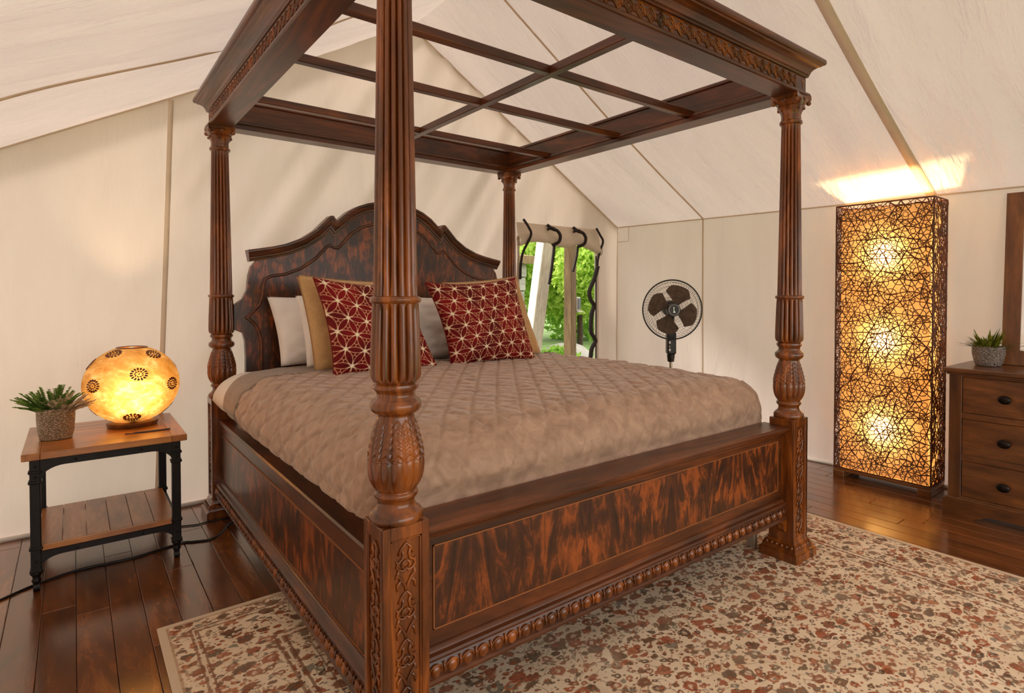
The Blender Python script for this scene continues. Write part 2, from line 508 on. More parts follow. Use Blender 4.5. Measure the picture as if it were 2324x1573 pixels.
zz = np.linspace(0.0, roof_z(-0.22) - 0.005, 50); xx = -0.30 + 0.09 * zz / 2.35
p = np.stack([xx, BACK_Y + back_disp(xx, zz), zz], -1); strip('trim_4', p, (1, 0, 0), 0.026, M['seam'], (0, -0.004, 0))
zz = np.linspace(0, EAVE_Z, 40)
p = np.stack([right_x(1.70) + 0 * zz, 1.70 + 0 * zz, zz], -1)
p[:, 0] += right_disp(1.70, zz) * np.sin(np.clip(zz / EAVE_Z, 0, 1) * PI) ** 0.5
strip('trim_5', p, (0, 1, 0), 0.014, M['seam_thin'], (-0.004, 0, 0))
# tape along the gable and the right eave
xx = np.linspace(LEFT_X, RIDGE_X, 80); zt = np.array([roof_z(v) for v in xx])
p = np.stack([xx, BACK_Y - 0.004 + 0 * xx, zt - 0.004], -1); strip('trim_6', p, (0, 0, 1), 0.010, M['seam_thin'], (0, -0.004, 0))
xx = np.linspace(RIDGE_X, right_x(BACK_Y), 80); zt = np.array([roof_z(v) for v in xx])
p = np.stack([xx, BACK_Y - 0.004 + 0 * xx, zt - 0.010], -1); strip('trim_7', p, (0, 0, 1), 0.016, M['seam_thin'], (0, -0.004, 0))
yy = np.linspace(FRONT_Y, BACK_Y, 80)
p = np.stack([right_x(yy) - 0.003, yy, EAVE_Z - 0.006 + 0 * yy], -1); strip('trim_8', p, (0, 0, 1), 0.010, M['seam_thin'], (-0.004, 0, 0))
zz = np.linspace(0, EAVE_Z, 20)
p = np.stack([right_x(BACK_Y) - 0.006 + 0 * zz, BACK_Y - 0.006 + 0 * zz, zz], -1); strip('trim_9', p, (1, 0, 0), 0.010, M['seam_thin'], (-0.002, -0.003, 0))
# reinforcement patch in the corner
ya_, yb_ = BACK_Y - 0.15, BACK_Y - 0.012
MB().tube([(right_x(ya_) - 0.004, ya_, EAVE_Z - 0.01), (right_x(ya_) - 0.010, ya_, EAVE_Z - 0.15), (right_x(yb_) - 0.008, yb_, EAVE_Z - 0.15)], 0.0028, 6).build('trim_10', M['seam_thin'])
structure(bpy.data.objects['trim_10'])
# rolled hem where the canvas meets the floor
xx = np.linspace(LEFT_X, right_x(BACK_Y), 90)
hb = MB().tube([(v, BACK_Y - 0.006 + float(back_disp(v, 0.02)), 0.010) for v in xx], 0.013, 8).build('baseboard_back', M['hem'], smooth=True); structure(hb)
hb = MB().tube([(right_x(v) - 0.010, v, 0.010) for v in np.linspace(FRONT_Y, BACK_Y - 0.02, 60)], 0.013, 8).build('baseboard_right', M['hem'], smooth=True); structure(hb)

# ------------------------------------------------------------------ the bed
bed = tag(empty('canopy_bed', (0, 0, 0)), 'dark carved mahogany four-poster canopy bed with fluted posts and arched headboard', 'bed')
HP, HR, HCR, HC = 0.686, 1.2785, 2.135, 2.257
RUG_T = 0.008    # rug thickness
PH = 0.0655      # half width of the square plinth
K = 0.94
prof_c = []      # (r, z) turned column from plinth top to the canopy
def seg(r0, z0, r1, z1, n):
    for i in range(n): prof_c.append((r0 + (r1 - r0) * i / n, z0 + (z1 - z0) * i / n))
base_prof = [(0.060, .684), (.070, .686), (.0745, .690), (.0760, .698), (.0748, .706), (.0710, .711), (.0690, .714), (.0660, .716), (.058, .722), (.0530, .730), (.0515, .738), (.053, .746), (.0575, .750),
             (.0610, .754), (.0620, .759), (.0605, .764), (.0560, .767)]
vase = [(.0555, .769), (.0600, .775), (.0680, .786), (.0745, .799), (.0780, .812), (.0800, .826), (.0808, .838), (.0802, .848), (.0790, .854), (.0772, .857), (.0780, .862), (.0772, .872), (.0752, .884), (.0725, .896), (.0690, .910), (.0650, .924), (.0610, .938),
        (.0570, .951), (.0530, .962), (.0515, .969)]
neck = [(.0520, .972), (.0580, .976), (.0660, .981), (.0705, .988), (.0722, .996), (.0705, 1.004), (.0660, 1.010), (.0600, 1.014), (.0550, 1.019), (.0535, 1.026), (.0545, 1.032), (.0585, 1.037), (.0625, 1.041), (.0635, 1.047), (.0620, 1.053), (.0575, 1.056)]
drum = [(.0560, 1.058), (.0640, 1.062), (.0685, 1.069), (.0705, 1.078), (.0708, 1.10), (.0695, 1.15), (.0675, 1.20), (.0655, 1.25), (.0645, 1.268)]
ring = [(.0640, 1.269), (.0690, 1.2715), (.0715, 1.2755), (.0720, 1.2795), (.0712, 1.2835), (.0685, 1.2870), (.0620, 1.2885)]
shaft = [(.0615 + (.0475 - .0615) * i / 24, 1.289 + (2.118 - 1.289) * i / 24) for i in range(25)]
top = [(.0480, 2.120), (.0545, 2.123), (.0575, 2.129), (.0575, 2.134), (.0545, 2.140), (.0490, 2.143)]
full = [(r * K, z, 'p') for r, z in base_prof] + [(r * K, z, 'v') for r, z in vase] + [(r * K, z, 'p') for r, z in neck] + [(r * K, z, 'd') for r, z in drum] + \
       [(r * K, z, 'p') for r, z in ring] + [(r * K, z, 's') for r, z in shaft] + [(r * K, z, 'p') for r, z in top]
NF = 16
def ribs(th, n, depth, sharp=0.55): return 1 - depth * (1 - np.abs(np.sin(th * n / 2)) ** sharp)
def post_r(th, r, z, kind):
    if kind == 'd':
        fade = min(1, max(0, (z - 1.058) / 0.012)) * min(1, max(0, (1.270 - z) / 0.012))
        return r * ribs(th, NF, 0.26 * fade)
    if kind == 's':
        fade = min(1, max(0.2, (z - 1.289) / 0.02)) * min(1, max(0, (2.121 - z) / 0.02))
        return r * ribs(th, NF, 0.27 * fade)
    if kind == 'v':
        if z < 0.855:     # gadroons
            f = min(1, max(0, (z - 0.769) / 0.02))
            return r * ribs(th, 14, 0.13 * f, 0.6)
        ph = (th * 14 / (2 * PI)) % 1.0     # leaf columns with herringbone veins
        vein = np.abs(ph - 0.5)
        h = np.sin((z - 0.857) * 330 + vein * 11) * 0.035 * np.clip(1 - vein * 1.2, 0, 1)
        f = min(1, max(0.15, (0.966 - z) / 0.02))
        return r * (1 + f * (h - 0.075 * np.clip(vein * 2 - 0.72, 0, 1) / 0.28))
    return np.full_like(th, r)
NP = 16 * 8
th = np.arange(NP) * 2 * PI / NP
# densify the leaf zone so that the veins resolve
dens = []
for a, b in zip(full[:-1], full[1:]):
    dens.append(a)
    n = 4 if (a[2] == 'v' and a[1] > 0.855 and b[2] == 'v') else (2 if a[2] in 'vd' and b[2] == a[2] else 1)
    for i in range(1, n):
        t = i / n; dens.append((a[0] + (b[0] - a[0]) * t, a[1] + (b[1] - a[1]) * t, a[2]))
dens.append(full[-1])
P = np.zeros((NP, len(dens), 3))
for j, (r, z, k) in enumerate(dens):
    R = post_r(th, r, z, k)
    P[:, j, 0] = R * np.cos(th); P[:, j, 1] = R * np.sin(th); P[:, j, 2] = z
post_me = MB().grid(P, closed_u=True).mesh('post'); post_me.materials.append(M['post_wood'])
post_me.polygons.foreach_set('use_smooth', [True] * len(post_me.polygons))
post_me.set_sharp_from_angle(angle=math.radians(40))
# capital: bell with corner volutes and acanthus leaves, square abacus
def cap_mesh():
    mb = MB(); n = 64; th = np.arange(n) * 2 * PI / n
    prof = [(.044, 2.140), (.047, 2.150), (.0455, 2.165), (.049, 2.180), (.056, 2.195), (.062, 2.205), (.058, 2.212), (.066, 2.222), (.072, 2.232), (.070, 2.238)]
    P = np.zeros((n, len(prof), 3))
    for j, (r, z) in enumerate(prof):
        t = (z - 2.14) / 0.098
        corner = np.abs(np.sin(2 * th)) ** 3
        leaf = np.abs(np.sin(4 * th)) ** 0.7
        R = r * (0.93 + 0.07 * leaf) * (1 + 0.20 * t * t * corner)
        P[:, j, 0] = R * np.cos(th); P[:, j, 1] = R * np.sin(th); P[:, j, 2] = z
    mb.grid(P, closed_u=True)
    for k in range(8):      # curled leaf tips
        a = k * PI / 4 + PI / 8
        mb.ellipsoid((0.056 * math.cos(a), 0.056 * math.sin(a), 2.196), 0.010, 0.010, 0.008, 8, 6)
    for k in range(4):      # corner volutes
        a = k * PI / 2 + PI / 4
        mb.ellipsoid((0.083 * math.cos(a), 0.083 * math.sin(a), 2.226), 0.012, 0.012, 0.012, 10, 6)
        a -= PI / 4         # centre rosette
        mb.ellipsoid((0.066 * math.cos(a), 0.066 * math.sin(a), 2.236), 0.010, 0.010, 0.008, 8, 6)
    # concave-sided abacus
    pts = []
    for k in range(4):
        for t in np.linspace(0, 1, 9)[:-1]:
            a0 = k * PI / 2 - PI / 4; c0 = Vector((math.cos(a0), math.sin(a0), 0)) * 0.096; c1 = Vector((math.cos(a0 + PI / 2), math.sin(a0 + PI / 2), 0)) * 0.096
            mid = (c0 + c1) / 2; q = c0.lerp(c1, t); q -= mid.normalized() * 0.009 * math.sin(PI * t)
            pts.append(q + Vector((0, 0, 2.238)))
    mb.extrude_poly(pts, (0, 0, 0.0225))
    me = mb.mesh('capital'); me.materials.append(M['post_wood'])
    me.polygons.foreach_set('use_smooth', [True] * len(me.polygons)); me.set_sharp_from_angle(angle=math.radians(45))
    return me
cap_me = cap_mesh()
# plinth with recessed panels on two faces and the stepped foot
def plinth_mesh():
    mb = MB(); h = PH; z0, z1 = 0.098, 0.688
    fw, top, bot, d = 0.022, 0.035, 0.020, 0.008
    mb.cbox(-h + d, h, -h + d, h, z0, z1 - 0.0005, 0.002)
    # -X face frame and -Y face frame stand proud of the recessed field
    for ax in (0, 1):
        def bx(a0, a1, b0, b1):
            if ax == 0: mb.cbox(-h, -h + d + 0.003, a0, a1, b0, b1, 0.002)
            else: mb.cbox(a0, a1, -h, -h + d + 0.003, b0, b1, 0.002)
        s0 = -h + (0.0012 if ax == 0 else 0.0)
        bx(s0, -h + fw, z0, z1); bx(h - fw, h - 0.0004, z0, z1); bx(-h + fw - 0.0015, h - fw + 0.0015, z1 - top, z1 - 0.0004); bx(-h + fw - 0.0015, h - fw + 0.0015, z0 + 0.0004, z0 + bot)
        def bd(a0, a1, b0, b1):   # inner bead
            if ax == 0: mb.cbox(-h + 0.003, -h + d + 0.003, a0, a1, b0, b1, 0.001)
            else: mb.cbox(a0, a1, -h + 0.003, -h + d + 0.003, b0, b1, 0.001)
        e = 0.005
        bd(-h + fw, -h + fw + e, z0 + bot, z1 - top); bd(h - fw - e, h - fw, z0 + bot, z1 - top)
        bd(-h + fw, h - fw, z1 - top - e, z1 - top); bd(-h + fw, h - fw, z0 + bot, z0 + bot + e)
    me = mb.mesh('plinth'); me.materials.append(M['post_wood']); return me
plinth_me = plinth_mesh()
def carving_mesh():
    """pierced vine fretwork lying on the recessed -Y field, in plinth coordinates"""
    mb = MB(); y = -PH + 0.0058; r = 0.0040
    def t(pts, rr=r): mb.tube([(a, y, b) for a, b in pts], rr, 6)
    z = 0.640; unit = 0.128; k = 0
    while z - unit > 0.11:
        hw = 0.026
        top_, mid, low = z, z - unit * 0.48, z - unit
        # pointed arch
        t([(-hw * 0.8, z - 0.030), (-hw * 0.5, z - 0.014), (0, top_), (hw * 0.5, z - 0.014), (hw * 0.8, z - 0.030)])
        for s in (-1, 1):
            t([(s * hw * .45, z - 0.016), (s * hw * .30, z - 0.030), (s * hw * .40, z - 0.042), (s * hw * .9, z - 0.050), (s * hw, z - 0.060), (s * hw * .7, z - 0.070), (s * hw * .25, z - 0.074), (0, z - 0.066)])
            t([(0, z - 0.046), (s * hw * .35, z - 0.052), (s * hw * .45, z - 0.060), (s * hw * .2, z - 0.068)])
            t([(s * hw * .9, z - 0.050), (s * hw * 1.1, z - 0.043)], [r, 0.0015])
            t([(s * hw * .8, z - 0.068), (s * hw * .95, z - 0.082), (s * hw * .55, z - 0.094), (s * hw * .15, z - 0.112), (0, low)])
            t([(s * hw * .95, z - 0.082), (s * hw * 1.15, z - 0.090)], [r, 0.0015])
            t([(s * hw * .5, z - 0.095), (s * hw * .95, z - 0.108), (s * hw * .95, z - 0.124)], [r, r, 0.002])
        z -= unit; k += 1
    me = mb.mesh('carving'); me.materials.append(M['post_wood'])
    me.polygons.foreach_set('use_smooth', [True] * len(me.polygons)); return me
carve_me = carving_mesh()
def foot_mesh():
    mb = MB(); B = 0.0985
    lv = [(B, 0), (B, 0.040), (B - 0.003, 0.044), (B - 0.010, 0.047), (B - 0.011, 0.055), (B - 0.014, 0.066), (B - 0.020, 0.076), (B - 0.027, 0.084), (B - 0.028, 0.090), (PH + 0.002, 0.092), (PH + 0.001, 0.100)]
    vs = []; fs = [(3, 2, 1, 0)]
    for r, z in lv: vs += [(-r, -r, z), (r, -r, z), (r, r, z), (-r, r, z)]
    for i in range(len(lv) - 1):
        for k in range(4):
            l = (k + 1) % 4; fs.append((i * 4 + k, i * 4 + l, i * 4 + 4 + l, i * 4 + 4 + k))
    fs.append(tuple((len(lv) - 1) * 4 + k for k in range(4)))
    mb.add(vs, fs)
    for s in range(4):          # small leaf-and-tongue carving on the cyma
        R = Matrix.Rotation(s * PI / 2, 4, 'Z')
        for i in range(6):
            u = -0.065 + 0.026 * i
            o = MB().ellipsoid((u, -(B - 0.017), 0.068), 0.008, 0.006, 0.011, 8, 5); o.xf(R); mb.add(o.v, o.f)
    me = mb.mesh('foot_block'); me.materials.append(M['post_wood']); return me
foot_me = foot_mesh()
for (px, py, rot) in ((0, 0, 0), (W, 0, PI / 2), (0, L, -PI / 2), (W, L, PI)):
    po = link('post', post_me, bed); po.location = (px, py, 0); po.rotation_euler = (0, 0, rot + 0.1)
    # rot + 0.1 only turns the flutes; square pieces hang on the post and undo it
    for nm, me in (('capital', cap_me), ('plinth', plinth_me), ('foot_block', foot_me)):
        o = link(nm, me, po); o.rotation_euler = (0, 0, -0.1)
        if nm == 'foot_block' and py == 0:      # the foot end stands on the rug
            o.location.z = RUG_T - 0.0005; o.scale.z = 1 - (RUG_T - 0.0005) / 0.100
    o = link('carving', carve_me, po); o.rotation_euler = (0, 0, -0.1)
    o = link('carving', carve_me, po); o.rotation_euler = (0, 0, -0.1 - PI / 2)
    o.scale = (-1, 1, 1)
# ---- footboard
fb = MB()
FX0, FX1 = PH - 0.002, W - PH + 0.002
fb.box(FX0, FX1, 0.000, 0.045, 0.215, 0.630)
footboard = fb.build('footboard', M['wood_x'], bed)
pan = MB(); pan.box(0.112, W - 0.105, -0.003, 0.01, 0.345, 0.580).build('veneer_panel', M['flame_x'], footboard)
inl = MB()
for a in ((0.108, W - 0.101, 0.580, 0.5835), (0.108, W - 0.101, 0.3415, 0.345)): inl.box(a[0], a[1], -0.0045, 0.01, a[2], a[3])
for a in (0.108, W - 0.1045): inl.box(a, a + 0.0035, -0.0045, 0.01, 0.3415, 0.5835)
inl.build('inlay_line', M['inlay'], footboard)
# broad cap with an ogee front edge, profile (y, z)
capp = [(-0.040, 0.652), (-0.044, 0.648), (-0.044, 0.640), (-0.036, 0.636), (-0.033, 0.628), (-0.026, 0.620), (-0.012, 0.614), (-0.010, 0.606), (0.0, 0.604), (0.10, 0.604), (0.10, 0.646), (0.094, 0.655), (-0.034, 0.655)]
cp = MB(); vs = [(FX0, y, z) for y, z in capp] + [(FX1, y, z) for y, z in capp]; n = len(capp)
cp.add(vs, [tuple(range(n)), tuple(range(2 * n - 1, n - 1, -1))] + [(i, i + n, (i + 1) % n + n, (i + 1) % n) for i in range(n)])
cp.build('cap_rail', M['wood_x'], footboard)
def moulding(parent, axis, a0, a1, zb, mat, face):
    """base moulding along axis; zb bottom; face: coordinate of the panel face, projects to negative side"""
    pr = [(0.012, 0.0), (-0.026, 0.0), (-0.033, 0.004), (-0.034, 0.012), (-0.030, 0.017), (-0.026, 0.020), (-0.030, 0.030), (-0.0335, 0.042), (-0.032, 0.054), (-0.026, 0.062), (-0.024, 0.066), (-0.030, 0.070), (-0.032, 0.077), (-0.028, 0.083), (-0.016, 0.087), (-0.012, 0.094), (-0.004, 0.100), (0.012, 0.102)]
    mb = MB(); n = len(pr)
    def pt(a, d, z): return (a, face + d, zb + z) if axis == 0 else (face + d, a, zb + z)
    vs = [pt(a0, d, z) for d, z in pr] + [pt(a1, d, z) for d, z in pr]
    mb.add(vs, [tuple(range(n)), tuple(range(2 * n - 1, n - 1, -1))] + [(i, i + n, (i + 1) % n + n, (i + 1) % n) for i in range(n)])
    o = mb.build('base_moulding', mat, parent, smooth=True, angle=30)
    eg = MB(); step = 0.052; c = a0 + step * 0.7
    while c < a1 - step * 0.6:
        p = pt(c, -0.031, 0.043)
        rx, ry = (0.0165, 0.012) if axis == 0 else (0.012, 0.0165)
        eg.ellipsoid(p, rx, ry, 0.020, 10, 7)
        # raised rim round each egg and the dart between
        rim = []
        for k in range(11):
            a = PI * (0.12 + 0.76 * k / 10)
            rim.append(pt(c + 0.0225 * math.cos(a), -0.036 + 0.004 * math.cos(a) ** 2, 0.034 + 0.027 * math.sin(a)))
        eg.tube(rim, 0.0032, 5)
        eg.tube([pt(c + step / 2, -0.031, 0.062), pt(c + step / 2, -0.037, 0.046), pt(c + step / 2, -0.033, 0.026)], [0.004, 0.0035, 0.001], 5)
        c += step
    e = eg.build('egg_carving', M['post_wood'], o, smooth=True)
    return o
moulding(footboard, 0, FX0, FX1 + 0.004, 0.198, M['wood_x'], 0.0)
# carved bracket hanging at the far end of the moulding
br = MB().extrude_poly([Vector((FX1 - 0.055, -0.030, 0.200)), Vector((FX1, -0.030, 0.200)), Vector((FX1, -0.030, 0.150)), Vector((FX1 - 0.012, -0.030, 0.140)), Vector((FX1 - 0.030, -0.030, 0.158)), Vector((FX1 - 0.034, -0.030, 0.180))], (0, 0.028, 0))
br.build('end_bracket', M['post_wood'], footboard)
# ---- side rails
for side in (0, 1):
    face = -0.018 if side == 0 else W + 0.018
    rr = MB()
    RY0, RY1 = PH - 0.002, L - PH + 0.002
    mbx = (face, face + 0.045) if side == 0 else (face - 0.045, face)
    rr.box(mbx[0], mbx[1], RY0, RY1, 0.150, 0.545)
    rail = rr.build('side_rail', M['wood_y'], bed)
    if side == 0:
        MB().box(face - 0.003, face + 0.01, 0.105, L - 0.105, 0.232, 0.478).build('veneer_panel', M['flame_y'], rail)
        il = MB()
        for a in (0.478, 0.229): il.box(face - 0.0045, face + 0.01, 0.105, L - 0.105, a, a + 0.003)
        il.build('inlay_line', M['inlay'], rail)
    cpx = (face - 0.012, face + 0.075) if side == 0 else (face - 0.075, face + 0.012)
    MB().cbox(cpx[0], cpx[1], RY0, RY1, 0.540, 0.562, 0.006).build('cap_rail', M['wood_y'], rail)
    if side == 0: moulding(rail, 1, RY0, RY1, 0.122, M['wood_y'], face)
# support legs and slatted base under the mattress
for sx, sy in ((1.99, 0.16), (1.02, 0.35), (1.02, 2.0)):
    MB().cbox(sx - 0.016, sx + 0.016, sy - 0.022, sy + 0.022, RUG_T - 0.0005 if sy < 1.2 else 0.0, 0.30, 0.003).build('support_leg', simple('pale_leg', srgb(150, 130, 110), 0.6) if sx == 1.99 else M['wood_y'], bed)
MB().box(0.03, W - 0.03, 0.05, L - 0.08, 0.30, 0.398).build('mattress_platform', M['wood_y'], bed)
# ---- headboard
def hb_pts(lst): return [Vector((x, 0, z)) for x, z in lst]
HBY = L - 0.035     # front face
CXH = W / 2
half_top = [(0.130, 1.553), (0.20, 1.566), (0.27, 1.580), (0.35, 1.602), (0.44, 1.642), (0.52, 1.698), (0.585, 1.768), (0.612, 1.795), (0.632, 1.795), (0.652, 1.765), (0.680, 1.790), (0.725, 1.832), (0.79, 1.872), (0.86, 1.900), (0.94, 1.918), (1.025, 1.924)]
half_side = [(0.060, 0.50), (0.115, 0.50), (0.120, 0.75), (0.122, 0.91), (0.118, 1.01), (0.106, 1.058), (0.060, 1.080), (0.060, 1.228), (0.105, 1.262), (0.130, 1.315), (0.138, 1.40), (0.152, 1.455), (0.178, 1.488), (0.200, 1.500)]
half_side = half_side[1:]
mir = lambda l: [(W - x, z) for x, z in reversed(l)]
topc = half_top[:-1] + [half_top[-1]] + mir(half_top[:-1])
below = [(x, z - 0.045) for x, z in topc]
outline = half_side + [(0.200, 1.520)] + [(x, z) for x, z in below if 0.21 < x < W - 0.21] + [(W - 0.200, 1.520)] + mir(half_side)
hbm = MB().extrude_poly([Vector((x, HBY, z)) for x, z in outline], (0, 0.045, 0))
headboard = hbm.build('headboard', M['flame_x'], bed)
# bold crown moulding, profile: a = up, b = towards the bed (-Y)
crown = [(0.0, -0.052), (0.0, 0.030), (-0.006, 0.036), (-0.014, 0.036), (-0.020, 0.030), (-0.030, 0.028), (-0.040, 0.020), (-0.046, 0.014), (-0.054, 0.013), (-0.058, 0.006), (-0.070, 0.004), (-0.070, -0.052)]
cr = MB().sweep([(x, HBY, z) for x, z in topc], [(-a * -1, b) for a, b in crown], (0, -1, 0))
crn = cr.build('crown_moulding', M['wood_x'], headboard, smooth=True, angle=28)
half_in = [(0.205, 0.50), (0.205, 0.93), (0.205, 1.00), (0.190, 1.070), (0.165, 1.115), (0.128, 1.150), (0.165, 1.190), (0.195, 1.225), (0.212, 1.275), (0.216, 1.335), (0.228, 1.380), (0.262, 1.400), (0.34, 1.412), (0.43, 1.448), (0.52, 1.512), (0.595, 1.595), (0.615, 1.606), (0.640, 1.592), (0.665, 1.590), (0.70, 1.625), (0.755, 1.690), (0.83, 1.740), (0.92, 1.768), (1.025, 1.776)]
inn = half_in + mir(half_in[:-1])
MB().extrude_poly([Vector((x, HBY - 0.004, z)) for x, z in inn], (0, 0.01, 0)).build('veneer_panel', M['flame_x'], headboard)
bd = MB().sweep([(x, HBY, z) for x, z in inn], [(0.010, 0.0), (0.009, 0.006), (0.004, 0.010), (-0.003, 0.010), (-0.009, 0.006), (-0.010, 0.0)], (0, -1, 0))
bd.build('panel_bead', M['wood_x'], headboard, smooth=True, angle=50)
# ---- canopy: four mitred rails
cprof = [(-0.055, 2.257), (0.058, 2.257), (0.064, 2.260), (0.066, 2.266), (0.064, 2.272), (0.058, 2.275), (0.048, 2.277), (0.048, 2.350), (0.056, 2.351), (0.060, 2.356), (0.058, 2.361), (0.062, 2.363), (0.065, 2.374), (0.073, 2.386), (0.086, 2.396), (0.100, 2.401), (0.102, 2.406), (0.112, 2.408), (0.117, 2.414), (0.118, 2.424), (0.116, 2.434), (0.110, 2.438),
         (-0.030, 2.438), (-0.036, 2.432), (-0.036, 2.420), (-0.026, 2.414), (-0.024, 2.310), (-0.030, 2.306), (-0.034, 2.298), (-0.030, 2.290), (-0.044, 2.286), (-0.055, 2.280)]
corners = [(0, 0, -1, -1), (W, 0, 1, -1), (W, L, 1, 1), (0, L, -1, 1)]
def fret(length, flat_at, axis, sgn):
    """interlaced fretwork band, built at the outer frieze"""
    mb = MB(); zc, hh = 2.3135, 0.028; step = 0.056
    n = int(length / step); step = length / n
    o = flat_at
    def pt(a, z, d=0): return (a, o + sgn * d, z) if axis == 0 else (o + sgn * d, a, z)
    a0 = ((W if axis == 0 else L) - length) / 2
    def bar(p, q, w=0.0035):
        mb.tube([p, q], w, 4)
    for i in range(n):
        a = a0 + i * step
        for z0, z1, d in ((zc - hh, zc + hh, 0.001), (zc + hh, zc - hh, 0.0025)):
            bar(pt(a, z0, d), pt(a + step, z1, d))
        bar(pt(a, zc - hh * .5, 0.0015), pt(a + step * .25, zc, 0.0015)); bar(pt(a + step, zc - hh * .5, 0.0015), pt(a + step * .75, zc, 0.0015))
        bar(pt(a, zc + hh * .5, 0.0015), pt(a + step * .25, zc, 0.0015)); bar(pt(a + step, zc + hh * .5, 0.0015), pt(a + step * .75, zc, 0.0015))
        ring = [pt(a + step / 2 + 0.010 * math.cos(t), zc + 0.012 * math.sin(t), 0.003) for t in np.arange(10) * 2 * PI / 10]
        mb.tube(ring, 0.0026, 4, closed=True)
    for z in (zc - hh - 0.003, zc + hh + 0.003): bar(pt(a0, z, 0.001), pt(a0 + length, z, 0.001), 0.003)
    for a in (a0, a0 + length): bar(pt(a, zc - hh, 0.001), pt(a, zc + hh, 0.001), 0.004)
    return mb
for k in range(4):
    c0, c1 = corners[k], corners[(k + 1) % 4]
    n = len(cprof)
    vs = [(c0[0] + c0[2] * o, c0[1] + c0[3] * o, z) for o, z in cprof] + [(c1[0] + c1[2] * o, c1[1] + c1[3] * o, z) for o, z in cprof]
    mb = MB().add(vs, [tuple(range(n)), tuple(range(2 * n - 1, n - 1, -1))] + [(i, i + n, (i + 1) % n + n, (i + 1) % n) for i in range(n)])
    cr_ = mb.build('canopy_rail', M['wood_x'] if k % 2 == 0 else M['wood_y'], bed)
    axis = k % 2
    flat = {0: -0.048, 1: W + 0.048, 2: L + 0.048, 3: -0.048}[k]
    sg = {0: -1, 1: 1, 2: 1, 3: -1}[k]
    fr = fret((W if axis == 0 else L) - 0.10, flat, axis, sg)
    f_ = fr.build('fretwork', M['post_wood'], cr_, smooth=False)
    # corner key: a small T-shaped inlay beside each mitre
    for a in (-0.020, (W if axis == 0 else L) + 0.020):
        tp = [(-0.016, 2.331), (-0.016, 2.325), (-0.003, 2.325), (-0.003, 2.295), (0.003, 2.295), (0.003, 2.325), (0.016, 2.325), (0.016, 2.331)]
        if axis == 0: kb = MB().extrude_poly([Vector((a + u, flat - sg * 0.002, z)) for u, z in tp], (0, sg * 0.004, 0))
        else: kb = MB().extrude_poly([Vector((flat - sg * 0.002, a + u, z)) for u, z in tp], (sg * 0.004, 0, 0))
        kb.build('corner_key', M['inlay'], cr_)
# slats across the canopy: three across, one lengthwise let in between them
for yv in (0.595, 1.175, 1.880):
    MB().cbox(0.024, W - 0.024, yv - 0.021, yv + 0.021, 2.288, 2.326, 0.003).build('canopy_slat', M['wood_x'], bed)
MB().cbox(W / 2 - 0.021 - 0.01, W / 2 + 0.021 - 0.01, 0.024, L - 0.024, 2.2865, 2.3245, 0.003).build('canopy_slat', M['wood_y'], bed)

# ------------------------------------------------------------------ bedding
MX0, MX1, MY0, MY1 = -0.012, 2.062, 0.110, 2.335
MZ = 0.862
def bed_surface(S, T, off=0.0, fn=None):
    """S,T: arc-length style parameters in metres across (x) and along (y) the mattress; the parts beyond the
    flat top bend down over a quarter ellipse and hang"""
    xc, hx = (MX0 + MX1) / 2, (MX1 - MX0) / 2
    tilt = np.clip((T + (MY1 - MY0) / 2) / (MY1 - MY0), 0, 1)
    yc, hy = (MY0 + MY1) / 2, (MY1 - MY0) / 2
    R = 0.17
    def bend(s, h):
        a = np.abs(s); flat = h - R
        q = np.clip((a - flat) / (R * PI / 2), 0, None)
        ang = np.clip(q, 0, 1) * PI / 2
        out = np.where(a <= flat, a, flat + R * np.sin(ang))
        drop = np.where(a <= flat, 0, R * 0.92 * (1 - np.cos(ang)) + np.clip(q - 1, 0, None) * R * PI / 2)
        out = out - np.clip(drop - 0.20, 0, None) * 0.35         # tucks in below
        return np.sign(s) * out, drop, np.sign(s) * np.sin(ang), np.cos(ang)
    ox, dx, nx, cx = bend(S, hx)
    oy, dy, ny, cy = bend(T, hy)
    # round the corners in plan: where both drop, pull in
    both = np.minimum(dx, dy)
    ox = ox - np.sign(S) * both * 0.45; oy = oy - np.sign(T) * both * 0.45
    drop = np.maximum(dx, dy) + both * 0.25
    crown = 0.016 * (1 - (S / (hx * 1.1)) ** 2).clip(0, 1) * (1 - (T / (hy * 1.1)) ** 2).clip(0, 1)
    Pz = MZ - 0.012 + crown - drop
    N = np.stack([nx * cy, ny * cx, cx * cy + 0.05], -1); N /= np.linalg.norm(N, axis=-1, keepdims=True)
    P = np.stack([xc + ox - 0.085 * tilt ** 2 * np.clip(-ox / hx, 0, 1) * np.clip(1 - (drop - 0.15) / 0.10, 0, 1), yc + oy, Pz], -1)
    h = off if fn is None else off + fn(xc + S, yc + T)
    h = np.asarray(h)
    P = P + N * (h[..., None] if h.ndim else h)
    P[..., 2] = np.maximum(P[..., 2], 0.395)
    # below their tops the bedding is tucked inside the side rails and behind the footboard
    def ease(z, hi, lo): t = np.clip((hi - z) / (hi - lo), 0, 1); return t * t * (3 - 2 * t)
    ks = ease(P[..., 2], 0.635, 0.572); kf = ease(P[..., 2], 0.735, 0.668)
    lim = 0.084 - 1.2 * off
    P[..., 0] = np.where(P[..., 0] < lim, P[..., 0] + (lim - P[..., 0]) * ks, P[..., 0])
    P[..., 0] = np.where(P[..., 0] > W - lim, P[..., 0] + (W - lim - P[..., 0]) * ks, P[..., 0])
    limy = 0.122 - 1.2 * off
    P[..., 1] = np.where(P[..., 1] < limy, P[..., 1] + (limy - P[..., 1]) * kf, P[..., 1])
    return P
